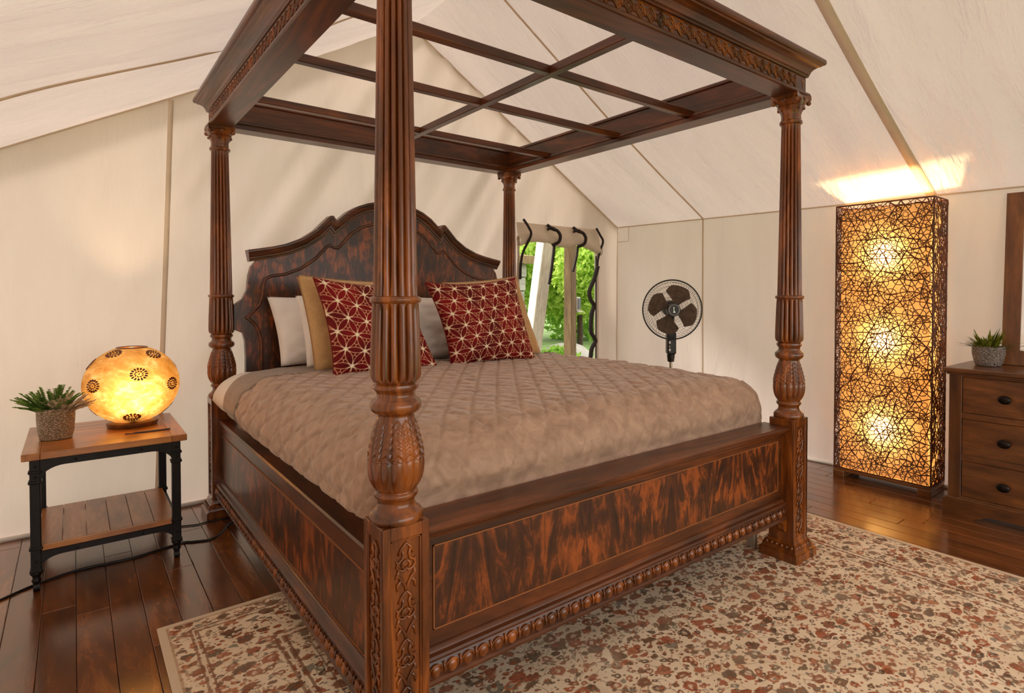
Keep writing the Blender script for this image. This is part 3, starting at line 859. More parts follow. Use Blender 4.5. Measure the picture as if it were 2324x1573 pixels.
def bed_top(x, y):
    """height of the made bed under the cushions"""
    u = (x - (MX0 + MX1) / 2) / ((MX1 - MX0) * 0.55); v = (y - (MY0 + MY1) / 2) / ((MY1 - MY0) * 0.55)
    return MZ - 0.012 + 0.016 * (1 - u * u) * (1 - v * v) + np.where(y < YF, 0.020, 0.006)
hx, hy = (MX1 - MX0) / 2, (MY1 - MY0) / 2
DR = 0.40       # extra length hanging over each edge
M['sheet'] = simple('white_cotton', (0.80, 0.77, 0.73), 0.8, var=0.03, bmp=0.05, bscale=18, sheen=0.2)
# mattress in its white fitted sheet
S, T = np.meshgrid(np.linspace(-hx - DR, hx + DR, 110), np.linspace(-hy - DR, hy + DR, 110), indexing='ij')
P = bed_surface(S, T, -0.004, lambda x, y: 0.004 * vnoise(x * 5, y * 5, 61) + 0.006 * vnoise(x * 14, y * 3, 63))
mt = MB().grid(P)
n = P.shape[0]; 
mattress = mt.build('mattress', M['sheet'], smooth=True)
tag(mattress, 'thick mattress in a white fitted sheet inside the carved bed frame', 'mattress')
# quilt: diamond stitched, hanging inside the rails
def quilt_h(x, y):
    sp = 0.098
    wx = x + 0.010 * vnoise(x * 4, y * 4, 71); wy = y + 0.010 * vnoise(x * 4, y * 4, 73)
    a = (wx * 0.92 + wy * 0.62) / sp; b = (wx * 0.92 - wy * 0.62) / sp
    da = np.abs(a - np.round(a)) * 2; db = np.abs(b - np.round(b)) * 2      # 0 on a stitch line
    puff = np.minimum(np.clip(da * 3.2, 0, 1), np.clip(db * 3.2, 0, 1)) ** 0.6
    wr = 0.008 * vnoise(x * 30, y * 10, 75) + 0.006 * vnoise(x * 9, y * 15, 77) + 0.009 * vnoise(x * 3, y * 3, 79) + 0.003 * vnoise(x * 40, y * 34, 80)
    return 0.0090 * puff + wr
def velvet(name, lo, hi, sc=14, bscale=40, bstr=0.1):
    m, nt, b = new_mat(name)
    v = coords(nt, (1, 1.6, 1)); f = noise(nt, v, sc, 6, 0.6, 0.8)
    r = ramp(nt, [(0.3, lo), (0.7, hi)], f); nt.links.new(r.outputs[0], b.inputs['Base Color'])
    b.inputs['Roughness'].default_value = 0.65; b.inputs['Sheen Weight'].default_value = 0.35; b.inputs['Sheen Roughness'].default_value = 0.4
    bump(nt, b, noise(nt, v, bscale, 6, 0.65), bstr, 0.006)
    return m
M['quilt'] = velvet('taupe_velvet', srgb(148, 116, 96), srgb(188, 154, 130))
M['quilt_back'] = velvet('taupe_ticking', srgb(124, 104, 88), srgb(160, 138, 120), 60, 90, 0.1)
YF = 1.69
yc = (MY0 + MY1) / 2
sS = np.linspace(-hx - 0.36, hx + 0.36, 400); sT = np.linspace(-hy - 0.36, YF - yc, 300)
S, T = np.meshgrid(sS, sT, indexing='ij')
# the hem wanders a little
T = T + 0.035 * vnoise(S * 2.2, S * 0, 81) * ((T + hy) / (2 * hy)).clip(0, 1)
P = bed_surface(S, T, 0.015, quilt_h)
quilt = MB().grid(P).build('quilt', M['quilt'], smooth=True)
tag(quilt, 'taupe velvet quilt with diamond stitching spread over the mattress', 'quilt')
# hem of the quilt and the smooth turned-back band beyond it
edge = P[:, -1, :]
MB().tube([tuple(p) for p in edge[::3]], 0.008, 8).build('hem', M['quilt_back'], quilt, smooth=True)
sT2 = np.linspace(0, 1, 60)
S2, T2 = np.meshgrid(np.linspace(-hx - 0.36, hx + 0.36, 200), sT2, indexing='ij')
T2 = (YF - 0.08 - yc) + T2 * (2.24 - 0.30 * np.clip((np.abs(S2) - 0.6) / 0.5, 0, 1) - (YF - 0.08)) + 0.03 * vnoise(S2 * 1.5, S2 * 0, 83)
P2 = bed_surface(S2, T2, 0.007, lambda x, y: 0.005 * vnoise(x * 7, y * 10, 85) + 0.003 * vnoise(x * 20, y * 14, 86))
MB().grid(P2).build('turned_back_band', M['quilt_back'], quilt, smooth=True)

# ------------------------------------------------------------------ pillows
def pillow_mesh(name, bl, br, tr, tl, thick, n=44, concave=0.045, puff=0.42, seed=0, wrinkle=0.006, color_fn=None, back=1.0):
    bl, br, tr, tl = (np.array(p, float) for p in (bl, br, tr, tl))
    u = np.linspace(-1, 1, n); U, V = np.meshgrid(u, u, indexing='ij')
    def outline(U, V):
        # edges bow inwards, corners stay pointed
        uu = U * (1 - concave * (1 - V ** 2)); vv = V * (1 - concave * (1 - U ** 2))
        a = (uu + 1) / 2; b = (vv + 1) / 2
        return (bl * ((1 - a) * (1 - b))[..., None] + br * (a * (1 - b))[..., None] + tr * (a * b)[..., None] + tl * ((1 - a) * b)[..., None])
    nrm = np.cross(br - bl, tl - bl); nrm /= np.linalg.norm(nrm)     # towards the foot of the bed
    C = outline(U, V)
    prof = ((1 - np.abs(U) ** 2.4) * (1 - np.abs(V) ** 2.4)).clip(0, 1) ** puff
    wr = wrinkle * (vnoise(U * 3 + seed, V * 3, 90 + seed) + 0.6 * vnoise(U * 7, V * 7 + seed, 91 + seed)) * np.minimum(1, prof * 2)
    mb = MB()
    front = C + nrm * (thick / 2 * prof + wr)[..., None]
    rear = C - nrm * (thick / 2 * back * prof - wr)[..., None]
    for A in (front, rear): A[..., 2] = np.maximum(A[..., 2], bed_top(A[..., 0], A[..., 1]) - 0.004)
    # weld the two halves along the rim
    idx = {}; vs = []; 
    def vid(key, p):
        if key not in idx: idx[key] = len(vs); vs.append(tuple(p))
        return idx[key]
    F = np.zeros((n, n), int); B = np.zeros((n, n), int); cols = []
    for i in range(n):
        for j in range(n):
            rim = i in (0, n - 1) or j in (0, n - 1)
            F[i, j] = vid(('r' if rim else 'f', i, j), front[i, j]); B[i, j] = F[i, j] if rim else vid(('b', i, j), rear[i, j])
    fs = []
    for i in range(n - 1):
        for j in range(n - 1):
            fs.append((F[i, j], F[i + 1, j], F[i + 1, j + 1], F[i, j + 1])); fs.append((B[i, j], B[i, j + 1], B[i + 1, j + 1], B[i + 1, j]))
    me = bpy.data.meshes.new(name); me.from_pydata(vs, [], [tuple(int(k) for k in f) for f in fs]); me.update()
    me.polygons.foreach_set('use_smooth', [True] * len(me.polygons))
    if color_fn is not None:
        col = np.zeros((len(vs), 4)); col[:, 3] = 1
        cf = color_fn(U, V)
        for i in range(n):
            for j in range(n):
                col[F[i, j], :3] = cf[i, j]; col[B[i, j], :3] = cf[i, j]
        at = me.color_attributes.new('print', 'FLOAT_COLOR', 'POINT'); at.data.foreach_set('color', col.ravel())
    # piping line round the rim
    C = C.copy(); C[..., 2] = np.maximum(C[..., 2], bed_top(C[..., 0], C[..., 1]) - 0.003)
    rim = [tuple(C[i, 0]) for i in range(n)] + [tuple(C[n - 1, j]) for j in range(1, n)] + [tuple(C[i, n - 1]) for i in range(n - 2, -1, -1)] + [tuple(C[0, j]) for j in range(n - 2, 0, -1)]
    return me, rim
def pillow(name, label, group, mat, corners4, thick, piping=None, **k):
    me, rim = pillow_mesh(name, *corners4, thick, **k)
    me.materials.append(mat)
    o = link(name, me); tag(o, label, 'cushion' if 'cushion' in name else 'pillow', group)
    if piping is not None:
        MB().tube(rim[::2], 0.0035, 6, closed=True).build('piping', piping, o, smooth=True)
    return o
M['pillow_white'] = simple('white_pillowcase', (0.84, 0.80, 0.77), 0.75, var=0.03, bmp=0.08, bscale=9, sheen=0.2)
M['tan'] = simple('tan_linen', srgb(196, 156, 104), 0.8, var=0.08, vscale=60, bmp=0.10, bscale=26, sheen=0.2)
M['tan_pipe'] = simple('tan_piping', srgb(170, 128, 80), 0.8)
Z0 = 0.872
pillow('pillow', 'white pillow against the headboard beside the post near the globe lamp', 'white pillows on the bed', M['pillow_white'], ((.255, 2.14, Z0), (.98, 2.14, Z0), (.96, 2.30, 1.27), (.215, 2.28, 1.275)), 0.20, seed=1, wrinkle=0.016)
pillow('pillow', 'white pillow between the headboard pillow and the tan cushion nearer the globe lamp', 'white pillows on the bed', M['pillow_white'], ((.345, 1.96, Z0), (1.02, 1.97, Z0), (1.00, 2.10, 1.27), (.315, 2.07, 1.283)), 0.19, back=0.6, seed=2, wrinkle=0.016)
pillow('pillow', 'white pillow leaning behind the cushions nearer the window', 'white pillows on the bed', M['pillow_white'], ((1.06, 1.94, Z0), (1.74, 1.95, Z0), (1.72, 2.08, 1.26), (.98, 2.05, 1.275)), 0.21, seed=3, wrinkle=0.022)
pillow('cushion', 'plain tan square cushion behind the starred red cushion nearer the globe lamp', 'plain tan cushions', M['tan'], ((.318, 1.72, Z0 - .004), (.88, 1.72, Z0), (.80, 1.80, 1.36), (.243, 1.765, 1.392)), 0.16, M['tan_pipe'], seed=4, wrinkle=0.014)
pillow('cushion', 'plain tan square cushion behind the starred red cushion nearer the window', 'plain tan cushions', M['tan'], ((1.24, 1.70, Z0), (1.835, 1.715, Z0 - .004), (1.650, 1.755, 1.412), (1.08, 1.76, 1.36)), 0.15, M['tan_pipe'], seed=5, wrinkle=0.014)
def star_print(nu, width, height, edge, rot):
    """hemp-leaf star lattice, cream lines on red"""
    def fn(U, V):
        x = U * width / 2; y = V * height / 2
        c, s = math.cos(rot), math.sin(rot); x, y = x * c - y * s, x * s + y * c
        x = x / edge; y = y / edge
        best = np.full(U.shape, 9.0); dst = np.full(U.shape, 9.0)
        h = math.sqrt(3) / 2
        # nearest lattice points: check a neighbourhood
        jy = np.round(y / h)
        for dj in (-1, 0, 1):
            jj = jy + dj; ox = (jj % 2) * 0.5
            ix = np.round(x - ox)
            for di in (-1, 0, 1):
                px = ix + di + ox; py = jj * h
                dx = x - px; dy = y - py; r = np.hypot(dx, dy)
                dst = np.minimum(dst, r)
                for k in range(6):
                    a = k * PI / 3; ss = dx * math.cos(a) + dy * math.sin(a); tt = -dx * math.sin(a) + dy * math.cos(a)
                    ins = (ss > -0.02) & (ss < 0.52)
                    arc = 0.155 * np.sin(PI * np.clip(ss, 0, 1)) ** 0.85
                    d1 = np.where(ins, np.abs(np.abs(tt) - arc), 9)
                    # stem from the petal's widest point to the triangle centre
                    d2 = np.where((np.abs(tt) > 0.14) & (np.abs(tt) < 0.295), np.abs(ss - 0.5), 9)
                    best = np.minimum(best, np.minimum(d1, d2))
        lw = 0.0105 + 0.016 * np.clip(1 - dst * 3, 0, 1)
        m = np.clip((lw * 1.9 - best) / (lw * 1.2), 0, 1)
        m = np.maximum(m, np.clip((0.135 - dst) / 0.06, 0, 1))
        red = np.array(srgb(134, 10, 14)); dark = np.array(srgb(84, 3, 8)); line = np.array(srgb(226, 170, 130)); core = np.array(srgb(250, 232, 200))
        pet = np.clip(vnoise(x * 1.2, y * 1.2, 97) + 0.5, 0, 1)[..., None]
        base = dark * (1 - pet) + red * pet
        lc = line * (1 - np.clip(1.25 - dst * 4, 0, 1)[..., None]) + core * np.clip(1.25 - dst * 4, 0, 1)[..., None]
        return base * (1 - m[..., None]) + lc * m[..., None]
    return fn
def print_mat():
    m, nt, b = new_mat('red_star_velvet')
    a = nt.nodes.new('ShaderNodeVertexColor'); a.layer_name = 'print'
    nt.links.new(a.outputs[0], b.inputs['Base Color']); b.inputs['Roughness'].default_value = 0.75; b.inputs['Specular IOR Level'].default_value = 0.25
    v = coords(nt); bump(nt, b, noise(nt, v, 45, 4), 0.12, 0.004)
    return m
M['red'] = print_mat(); M['red_pipe'] = simple('red_piping', srgb(120, 14, 16), 0.8)
pillow('cushion', 'red velvet cushion with cream star pattern nearer the globe lamp', 'red starred cushions', M['red'], ((.350, 1.535, Z0 - .022), (.945, 1.53, Z0 - .010), (.80, 1.65, 1.350), (.277, 1.615, 1.378)), 0.22, M['red_pipe'], n=250, concave=0.10, back=0.5, seed=6, wrinkle=0.010, color_fn=star_print(6, .60, .56, .104, 0.25))
pillow('cushion', 'red velvet cushion with cream star pattern nearer the window', 'red starred cushions', M['red'], ((1.035, 1.545, Z0 - .012), (1.630, 1.505, Z0 - .016), (1.545, 1.62, 1.398), (.905, 1.62, 1.358)), 0.22, M['red_pipe'], n=250, concave=0.10, back=0.5, seed=7, wrinkle=0.010, color_fn=star_print(6, .60, .56, .097, -0.08))

# ------------------------------------------------------------------ rug
def rug_mat():
    m, nt, b = new_mat('persian_rug')
    tc = nt.nodes.new('ShaderNodeTexCoord'); sp = nt.nodes.new('ShaderNodeSeparateXYZ'); nt.links.new(tc.outputs['Object'], sp.inputs[0])
    X, Y = sp.outputs[0], sp.outputs[1]          # object origin in the rug's middle
    HXR, HYR = 1.54, 1.98
    # distance from the nearest edge
    ex = mth(nt, 'SUBTRACT', HXR, mth(nt, 'ABSOLUTE', X)); ey = mth(nt, 'SUBTRACT', HYR, mth(nt, 'ABSOLUTE', Y))
    ed = mth(nt, 'MINIMUM', ex, ey)
    v = tc.outputs['Object']
    wob = nt.nodes.new('ShaderNodeTexNoise'); wob.inputs['Scale'].default_value = 9; wob.inputs['Detail'].default_value = 3; nt.links.new(v, wob.inputs['Vector'])
    wv = nt.nodes.new('ShaderNodeVectorMath'); wv.operation = 'MULTIPLY_ADD'
    nt.links.new(wob.outputs['Color'], wv.inputs[0]); wv.inputs[1].default_value = (0.05, 0.05, 0.0); nt.links.new(v, wv.inputs[2])
    def motifs(scale, r0, seed, amp):
        mp = nt.nodes.new('ShaderNodeMapping'); mp.inputs['Scale'].default_value = (1.0, 1.25, 0.0); mp.inputs['Location'].default_value = (seed, seed * 1.7, 0); mp.inputs['Rotation'].default_value = (0, 0, seed * 0.4)
        nt.links.new(wv.outputs[0], mp.inputs['Vector'])
        vo = nt.nodes.new('ShaderNodeTexVoronoi'); vo.voronoi_dimensions = '2D'; vo.inputs['Scale'].default_value = scale; vo.inputs['Randomness'].default_value = 0.85
        nt.links.new(mp.outputs[0], vo.inputs['Vector'])
        nn = noise(nt, wv.outputs[0], 46, 3, 0.6)
        d = mth(nt, 'MULTIPLY_ADD', mth(nt, 'SUBTRACT', nn, 0.5), amp, vo.outputs['Distance'])
        sc = nt.nodes.new('ShaderNodeSeparateColor'); nt.links.new(vo.outputs['Color'], sc.inputs[0])
        size = mth(nt, 'MULTIPLY_ADD', sc.outputs[0], r0 * 0.7, r0 * 0.55)
        mk = mth(nt, 'MULTIPLY', mth(nt, 'SUBTRACT', size, d), 14.0, clamp=True)
        # hollow hearts: a paler core inside the larger motifs
        core = mth(nt, 'MULTIPLY', mth(nt, 'SUBTRACT', mth(nt, 'MULTIPLY', size, 0.42), d), 16.0, clamp=True)
        core = mth(nt, 'MULTIPLY', core, mth(nt, 'GREATER_THAN', sc.outputs[2], 0.45))
        mk = mth(nt, 'SUBTRACT', mk, mth(nt, 'MULTIPLY', core, 0.75), clamp=True)
        col = ramp(nt, [(0.0, srgb(140, 74, 36)), (0.30, srgb(166, 82, 42)), (0.52, srgb(112, 76, 46)), (0.72, srgb(92, 62, 38)), (0.88, srgb(132, 124, 108)), (0.94, srgb(184, 106, 60))], sc.outputs[1], 'CONSTANT')
        return mk, col.outputs[0]
    ivory = ramp(nt, [(0.3, srgb(220, 196, 164)), (0.7, srgb(240, 220, 192))], noise(nt, v, 5, 4)).outputs[0]
    c = ivory
    fleck = ramp(nt, [(0.38, (0.45, 0.42, 0.40)), (0.60, (1.25, 1.22, 1.2))], noise(nt, v, 120, 3, 0.7)).outputs[0]
    for sc_, r0, sd, amp in ((13, 0.36, 1.3, 0.55), (21, 0.30, 4.1, 0.55), (36, 0.24, 7.7, 0.6)):
        mk, col = motifs(sc_, r0, sd, amp)
        c = mixc(nt, mth(nt, 'MULTIPLY', mk, 0.96), c, mixc(nt, 0.55, col, fleck, 'MULTIPLY'))
    # scrolling vine lines
    n3 = noise(nt, wv.outputs[0], 7.0, 1, 0.4, 0.6)
    ln = mth(nt, 'ABSOLUTE', mth(nt, 'SUBTRACT', mth(nt, 'FRACT', mth(nt, 'MULTIPLY', n3, 7.0)), 0.5))
    vine = mth(nt, 'MULTIPLY', mth(nt, 'SUBTRACT', 0.055, ln), 26.0, clamp=True)
    c = mixc(nt, mth(nt, 'MULTIPLY', vine, 0.6), c, srgb(112, 78, 52))
    # worn patches where the ivory shows through
    wear = ramp(nt, [(0.42, (0, 0, 0)), (0.62, (1, 1, 1))], noise(nt, v, 3.2, 6, 0.65)).outputs[0]
    c = mixc(nt, mth(nt, 'MULTIPLY', wear, 0.22), c, ivory)
    # border lines, distances from the edge in metres
    wob2 = mth(nt, 'MULTIPLY_ADD', noise(nt, v, 30, 2), 0.008, -0.004)
    e2 = mth(nt, 'ADD', ed, wob2)
    for pos, w, col, st in ((0.030, 0.006, srgb(186, 150, 118), .8), (0.095, 0.005, srgb(140, 92, 62), .75), (0.105, 0.004, srgb(222, 202, 176), .9), (0.118, 0.005, srgb(130, 84, 56), .75), (0.335, 0.006, srgb(130, 84, 56), .75), (0.350, 0.005, srgb(222, 202, 176), .9), (0.366, 0.006, srgb(120, 72, 46), .8), (0.43, 0.004, srgb(120, 80, 56), .7)):
        k = mth(nt, 'MULTIPLY', mth(nt, 'SUBTRACT', w, mth(nt, 'ABSOLUTE', mth(nt, 'SUBTRACT', e2, pos))), 500.0, clamp=True)
        c = mixc(nt, mth(nt, 'MULTIPLY', k, st), c, col)
    # plain ivory selvedge
    sv = mth(nt, 'LESS_THAN', ed, 0.026)
    c = mixc(nt, sv, c, srgb(214, 192, 164))
    nt.links.new(c, b.inputs['Base Color']); b.inputs['Roughness'].default_value = 0.95
    bump(nt, b, noise(nt, v, 330, 2), 0.35, 0.004)
    return m
rug = MB().cbox(-1.54, 1.54, -1.98, 1.98, 0.0, RUG_T, 0.003).build('rug', rug_mat())
rug.location = (1.105, 1.203 - 1.98, 0.0)
tag(rug, 'ivory and rust patterned area rug spread under the canopy bed', 'rug')

# ------------------------------------------------------------------ bedside table
M['iron'] = simple('black_iron', srgb(34, 30, 28), 0.42, 0.6, var=0.25, vscale=30, bmp=0.08, bscale=80)
M['table_wood'] = wood('table_pine_x', srgb(122, 68, 22), srgb(176, 108, 42), srgb(210, 142, 66), 'x', 6, 0.28, 0.4, 6, 0.15)
M['table_wood_y'] = wood('table_pine_y', srgb(116, 64, 22), srgb(164, 98, 38), srgb(200, 132, 60), 'y', 6, 0.30, 0.35, 6, 0.25)
TX, TY = -0.5465, 2.19
table = tag(empty('bedside_table', (TX, TY, 0)), 'rustic wooden side table with black iron legs and lower plank shelf', 'table')
HXt, HYt = 0.300, 0.330
zt0, zt1 = 0.577, 0.607
# top: three long boards between two breadboard ends
for i in range(3):
    d = 2 * HYt / 3
    MB().cbox(-HXt + 0.062, HXt - 0.062, -HYt + i * d + 0.0004, -HYt + (i + 1) * d - 0.0004, zt0, zt1, 0.0018).build('tabletop_board', M['table_wood'], table)
for s in (-1, 1):
    a, b = sorted((s * HXt, s * (HXt - 0.0615)))
    MB().cbox(a, b, -HYt, HYt, zt0 - 0.0005, zt1 + 0.0005, 0.0025).build('breadboard_end', M['table_wood_y'], table)
LX, LY, LH = 0.257, 0.292, 0.018
for sx in (-1, 1):
    for sy in (-1, 1):
        lx, ly = sx * LX, sy * LY
        leg = MB().cbox(lx - LH, lx + LH, ly - LH, ly + LH, 0.088, 0.577, 0.003).build('leg', M['iron'], table)
        # cast collars, foot and caster
        for z0, z1, g in ((0.470, 0.484, 0.005), (0.515, 0.527, 0.005), (0.182, 0.196, 0.005), (0.084, 0.098, 0.004)):
            MB().cbox(lx - LH - g, lx + LH + g, ly - LH - g, ly + LH + g, z0, z1, 0.003).build('collar', M['iron'], leg)
        MB().lathe([(0.020, 0.084), (0.022, 0.076), (0.015, 0.068), (0.013, 0.056), (0.018, 0.048), (0.014, 0.038), (0.010, 0.030)], 16, (lx, ly, 0)).build('turned_foot', M['iron'], leg, smooth=True)
        MB().cyl((lx - 0.011, ly, 0.0185), (lx + 0.011, ly, 0.0185), 0.0185, None, 16).build('caster', M['iron'], leg, smooth=True, angle=40)
def apron(a0, a1, fixed, axis, ztop, zmid, zlow, curve):
    """arched iron apron with gusset ends"""
    pts = [(a0, ztop), (a0, zlow)]
    for t in np.linspace(0, 1, 9)[1:]:
        pts.append((a0 + 0.016 + curve * (1 - math.cos(t * PI / 2)) , zlow + (zmid - zlow) * math.sin(t * PI / 2)))
    m = [(a1 - (p[0] - a0), p[1]) for p in reversed(pts)]
    pts = pts + m
    th = 0.012
    if axis == 0: return MB().extrude_poly([Vector((a, fixed - th / 2, z)) for a, z in pts], (0, th, 0))
    return MB().extrude_poly([Vector((fixed - th / 2, a, z)) for a, z in pts], (th, 0, 0))
for sy in (-1, 1):
    apron(-LX, LX, sy * (LY + 0.010), 0, 0.5765, 0.540, 0.478, 0.085).build('apron', M['iron'], table)
    ap = apron(-LX, LX, sy * (LY + 0.010), 0, 0.172, 0.146, 0.102, 0.075).build('lower_rail', M['iron'], table)
for sx in (-1, 1):
    apron(-LY, LY, sx * (LX + 0.010), 1, 0.5765, 0.540, 0.478, 0.085).build('apron', M['iron'], table)
    apron(-LY, LY, sx * (LX + 0.010), 1, 0.172, 0.146, 0.102, 0.075).build('lower_rail', M['iron'], table)
for sx in (-1, 1):
    for z in (0.500, 0.545, 0.132):
        MB().ellipsoid((sx * LX, -LY - LH - 0.002, z), 0.006, 0.005, 0.006, 10, 6).build('bolt', M['iron'], table, smooth=True)
    for xx in (sx * 0.12,):
        for z in (0.556, 0.158):
            MB().ellipsoid((xx, -LY - 0.017, z), 0.005, 0.004, 0.005, 10, 6).build('bolt', M['iron'], table, smooth=True)
NB = 6
for i in range(NB):
    w_ = 2 * (LX - 0.002) / NB; a = -(LX - 0.002) + i * w_
    MB().cbox(a + 0.0008, a + w_ - 0.0008, -LY + 0.004, LY - 0.004, 0.172, 0.197, 0.002).build('shelf_plank', M['table_wood_y'], table)
MB().cbox(-LX + LH, LX - LH, -LY - 0.012, -LY + 0.0038, 0.1725, 0.1965, 0.002).build('shelf_edge_board', M['table_wood'], table)

# ------------------------------------------------------------------ globe lamp
def glass_mat():
    m = bpy.data.materials.new('amber_glass'); m.use_nodes = True; nt = m.node_tree
    nt.nodes.remove(nt.nodes['Principled BSDF']); out = nt.nodes['Material Output']
    v = coords(nt, (1, 1, 1.3)); n1 = noise(nt, v, 5.0, 5, 0.6, 2.6); n2 = noise(nt, v, 16, 4, 0.6, 1.5)
    f = mth(nt, 'MULTIPLY_ADD', n2, 0.4, mth(nt, 'MULTIPLY', n1, 0.6))
    r = ramp(nt, [(0.36, (0.075, 0.034, 0.0065)), (0.5, (0.105, 0.0575, 0.017)), (0.64, (0.15, 0.105, 0.05))], f)
    t = nt.nodes.new('ShaderNodeBsdfTranslucent'); g = nt.nodes.new('ShaderNodeBsdfGlossy'); d = nt.nodes.new('ShaderNodeBsdfDiffuse')
    g.inputs['Roughness'].default_value = 0.15
    nt.links.new(r.outputs[0], t.inputs[0]); nt.links.new(r.outputs[0], d.inputs[0])
    m1 = nt.nodes.new('ShaderNodeMixShader'); m1.inputs[0].default_value = 0.22; nt.links.new(t.outputs[0], m1.inputs[1]); nt.links.new(d.outputs[0], m1.inputs[2])
    m2 = nt.nodes.new('ShaderNodeMixShader'); m2.inputs[0].default_value = 0.05; nt.links.new(m1.outputs[0], m2.inputs[1]); nt.links.new(g.outputs[0], m2.inputs[2])
    nt.links.new(m2.outputs[0], out.inputs[0])
    return m
GX, GY, GZ = -0.435, 2.275, 0.607
lamp = tag(empty('globe_lamp', (GX, GY, GZ)), 'squat amber mosaic glass globe lamp glowing on the side table', 'lamp')
RX, RZ = 0.208, 0.200
CZ = 0.022 + RZ - 0.008
M['lamp_base'] = wood('lamp_base_wood', srgb(80, 42, 16), srgb(120, 68, 28), srgb(150, 92, 44), 'x', 12, 0.35, 0.3)
MB().lathe([(0.095, 0.0), (0.106, 0.002), (0.110, 0.010), (0.112, 0.022), (0.106, 0.026), (0.085, 0.026)], 40).build('base', M['lamp_base'], lamp, smooth=True, angle=40)
prof = []
for k in range(41):
    a = -PI / 2 + PI * k / 40
    r = RX * math.cos(a); z = CZ + RZ * math.sin(a)
    if a < -1.25 or a > 1.27: continue
    prof.append((r, z))
globe = MB().lathe(prof, 64, cap=False).build('globe', glass_mat(), lamp, smooth=True)
rt, zt = prof[-1]
MB().tube([(rt * math.cos(a), rt * math.sin(a), zt) for a in np.arange(40) * 2 * PI / 40], 0.005, 8, closed=True).build('rim', M['lamp_base'], lamp, smooth=True)
M['mosaic'] = simple('brown_mosaic', srgb(104, 48, 16), 0.3, var=0.3, vscale=60)
def medallion(lon, lat):
    c, s = math.cos, math.sin
    def on(u, v):       # tangent offsets (m) -> surface point pushed outward
        la = lat + v / RZ * 0.86; lo = lon + u / (RX * max(0.35, c(lat)))
        n = Vector((c(la) * c(lo) / RX, c(la) * s(lo) / RX, s(la) / RZ)).normalized()
        return Vector((RX * c(la) * c(lo), RX * c(la) * s(lo), CZ + RZ * s(la))) + n * 0.0022
    mb = MB()
    def blob(u0, v0, ang, l, w):
        pts = []
        for k in range(8):
            a = 2 * PI * k / 8; x = l * c(a); y = w * s(a) * (1 + 0.35 * c(a))
            pts.append(on(u0 + x * c(ang) - y * s(ang), v0 + x * s(ang) + y * c(ang)))
        ctr = sum(pts, Vector()) / 8; nn = Vector((ctr.x / RX ** 2, ctr.y / RX ** 2, (ctr.z - CZ) / RZ ** 2)).normalized()
        mb.extrude_poly([p - nn * 0.003 for p in pts], nn * 0.004)
    for k in range(15):
        a = 2 * PI * k / 15; blob(0.031 * c(a), 0.031 * s(a), a, 0.0078, 0.0046)
    for k in range(9):
        a = 2 * PI * k / 9 + 0.2; blob(0.016 * c(a), 0.016 * s(a), a + 0.8, 0.0052, 0.0032)
    blob(0, 0, 0, 0.0034, 0.0034)
    o = mb.build('mosaic_medallion', M['mosaic'], lamp); o['kind'] = 'stuff'
    return o
cd = math.atan2(-1.493 - GY, -0.6676 - GX)     # towards the middle of the room
for lon, lat in ((-0.14, 0.36), (0.86, 0.10), (-0.95, 0.02), (0.02, -0.86), (-0.80, 0.92), (0.75, 1.02), (1.55, 0.62), (2.3, 0.1), (-1.9, 0.4), (-2.6, -0.3), (3.0, 0.7), (-1.6, -0.75), (1.7, -0.7)):
    medallion(cd + (-lon if False else lon * -1), lat)
bulb_l = bpy.data.lights.new('globe_bulb', 'POINT'); bulb_l.energy = 17; bulb_l.color = (1.0, 0.70, 0.40); bulb_l.shadow_soft_size = 0.030
M['bulb'] = simple('bulb_glass', (0.9, 0.8, 0.6), 0.4)
bl = bpy.data.objects.new('bulb_light', bulb_l); COL.objects.link(bl); bl.parent = lamp; bl.location = (0.0, -0.125, CZ - 0.03)
MB().cyl((0.0, -0.04, 0.02), (0.0, -0.118, CZ - 0.075), 0.016, None, 12).build('socket', M['iron'], lamp, smooth=True, angle=40)

# slim dark pen on the table
pn = tag(empty('incense_holder', (-0.372, 2.030, 0.607)), 'slim dark stick lying on the side table before the globe lamp', 'stick')
pn.rotation_euler = (0, 0, -0.02)
MB().cbox(-0.075, 0.075, -0.008, 0.008, 0.0, 0.007, 0.002).build('body', simple('dark_stick', srgb(58, 34, 20), 0.35), pn)
MB().extrude_poly([Vector((-0.110, -0.003, 0.0005)), Vector((-0.074, -0.008, 0.0005)), Vector((-0.074, 0.008, 0.0005)), Vector((-0.110, 0.003, 0.0005))], (0, 0, 0.006)).build('tip', simple('stick_tip', srgb(120, 72, 34), 0.35), pn)

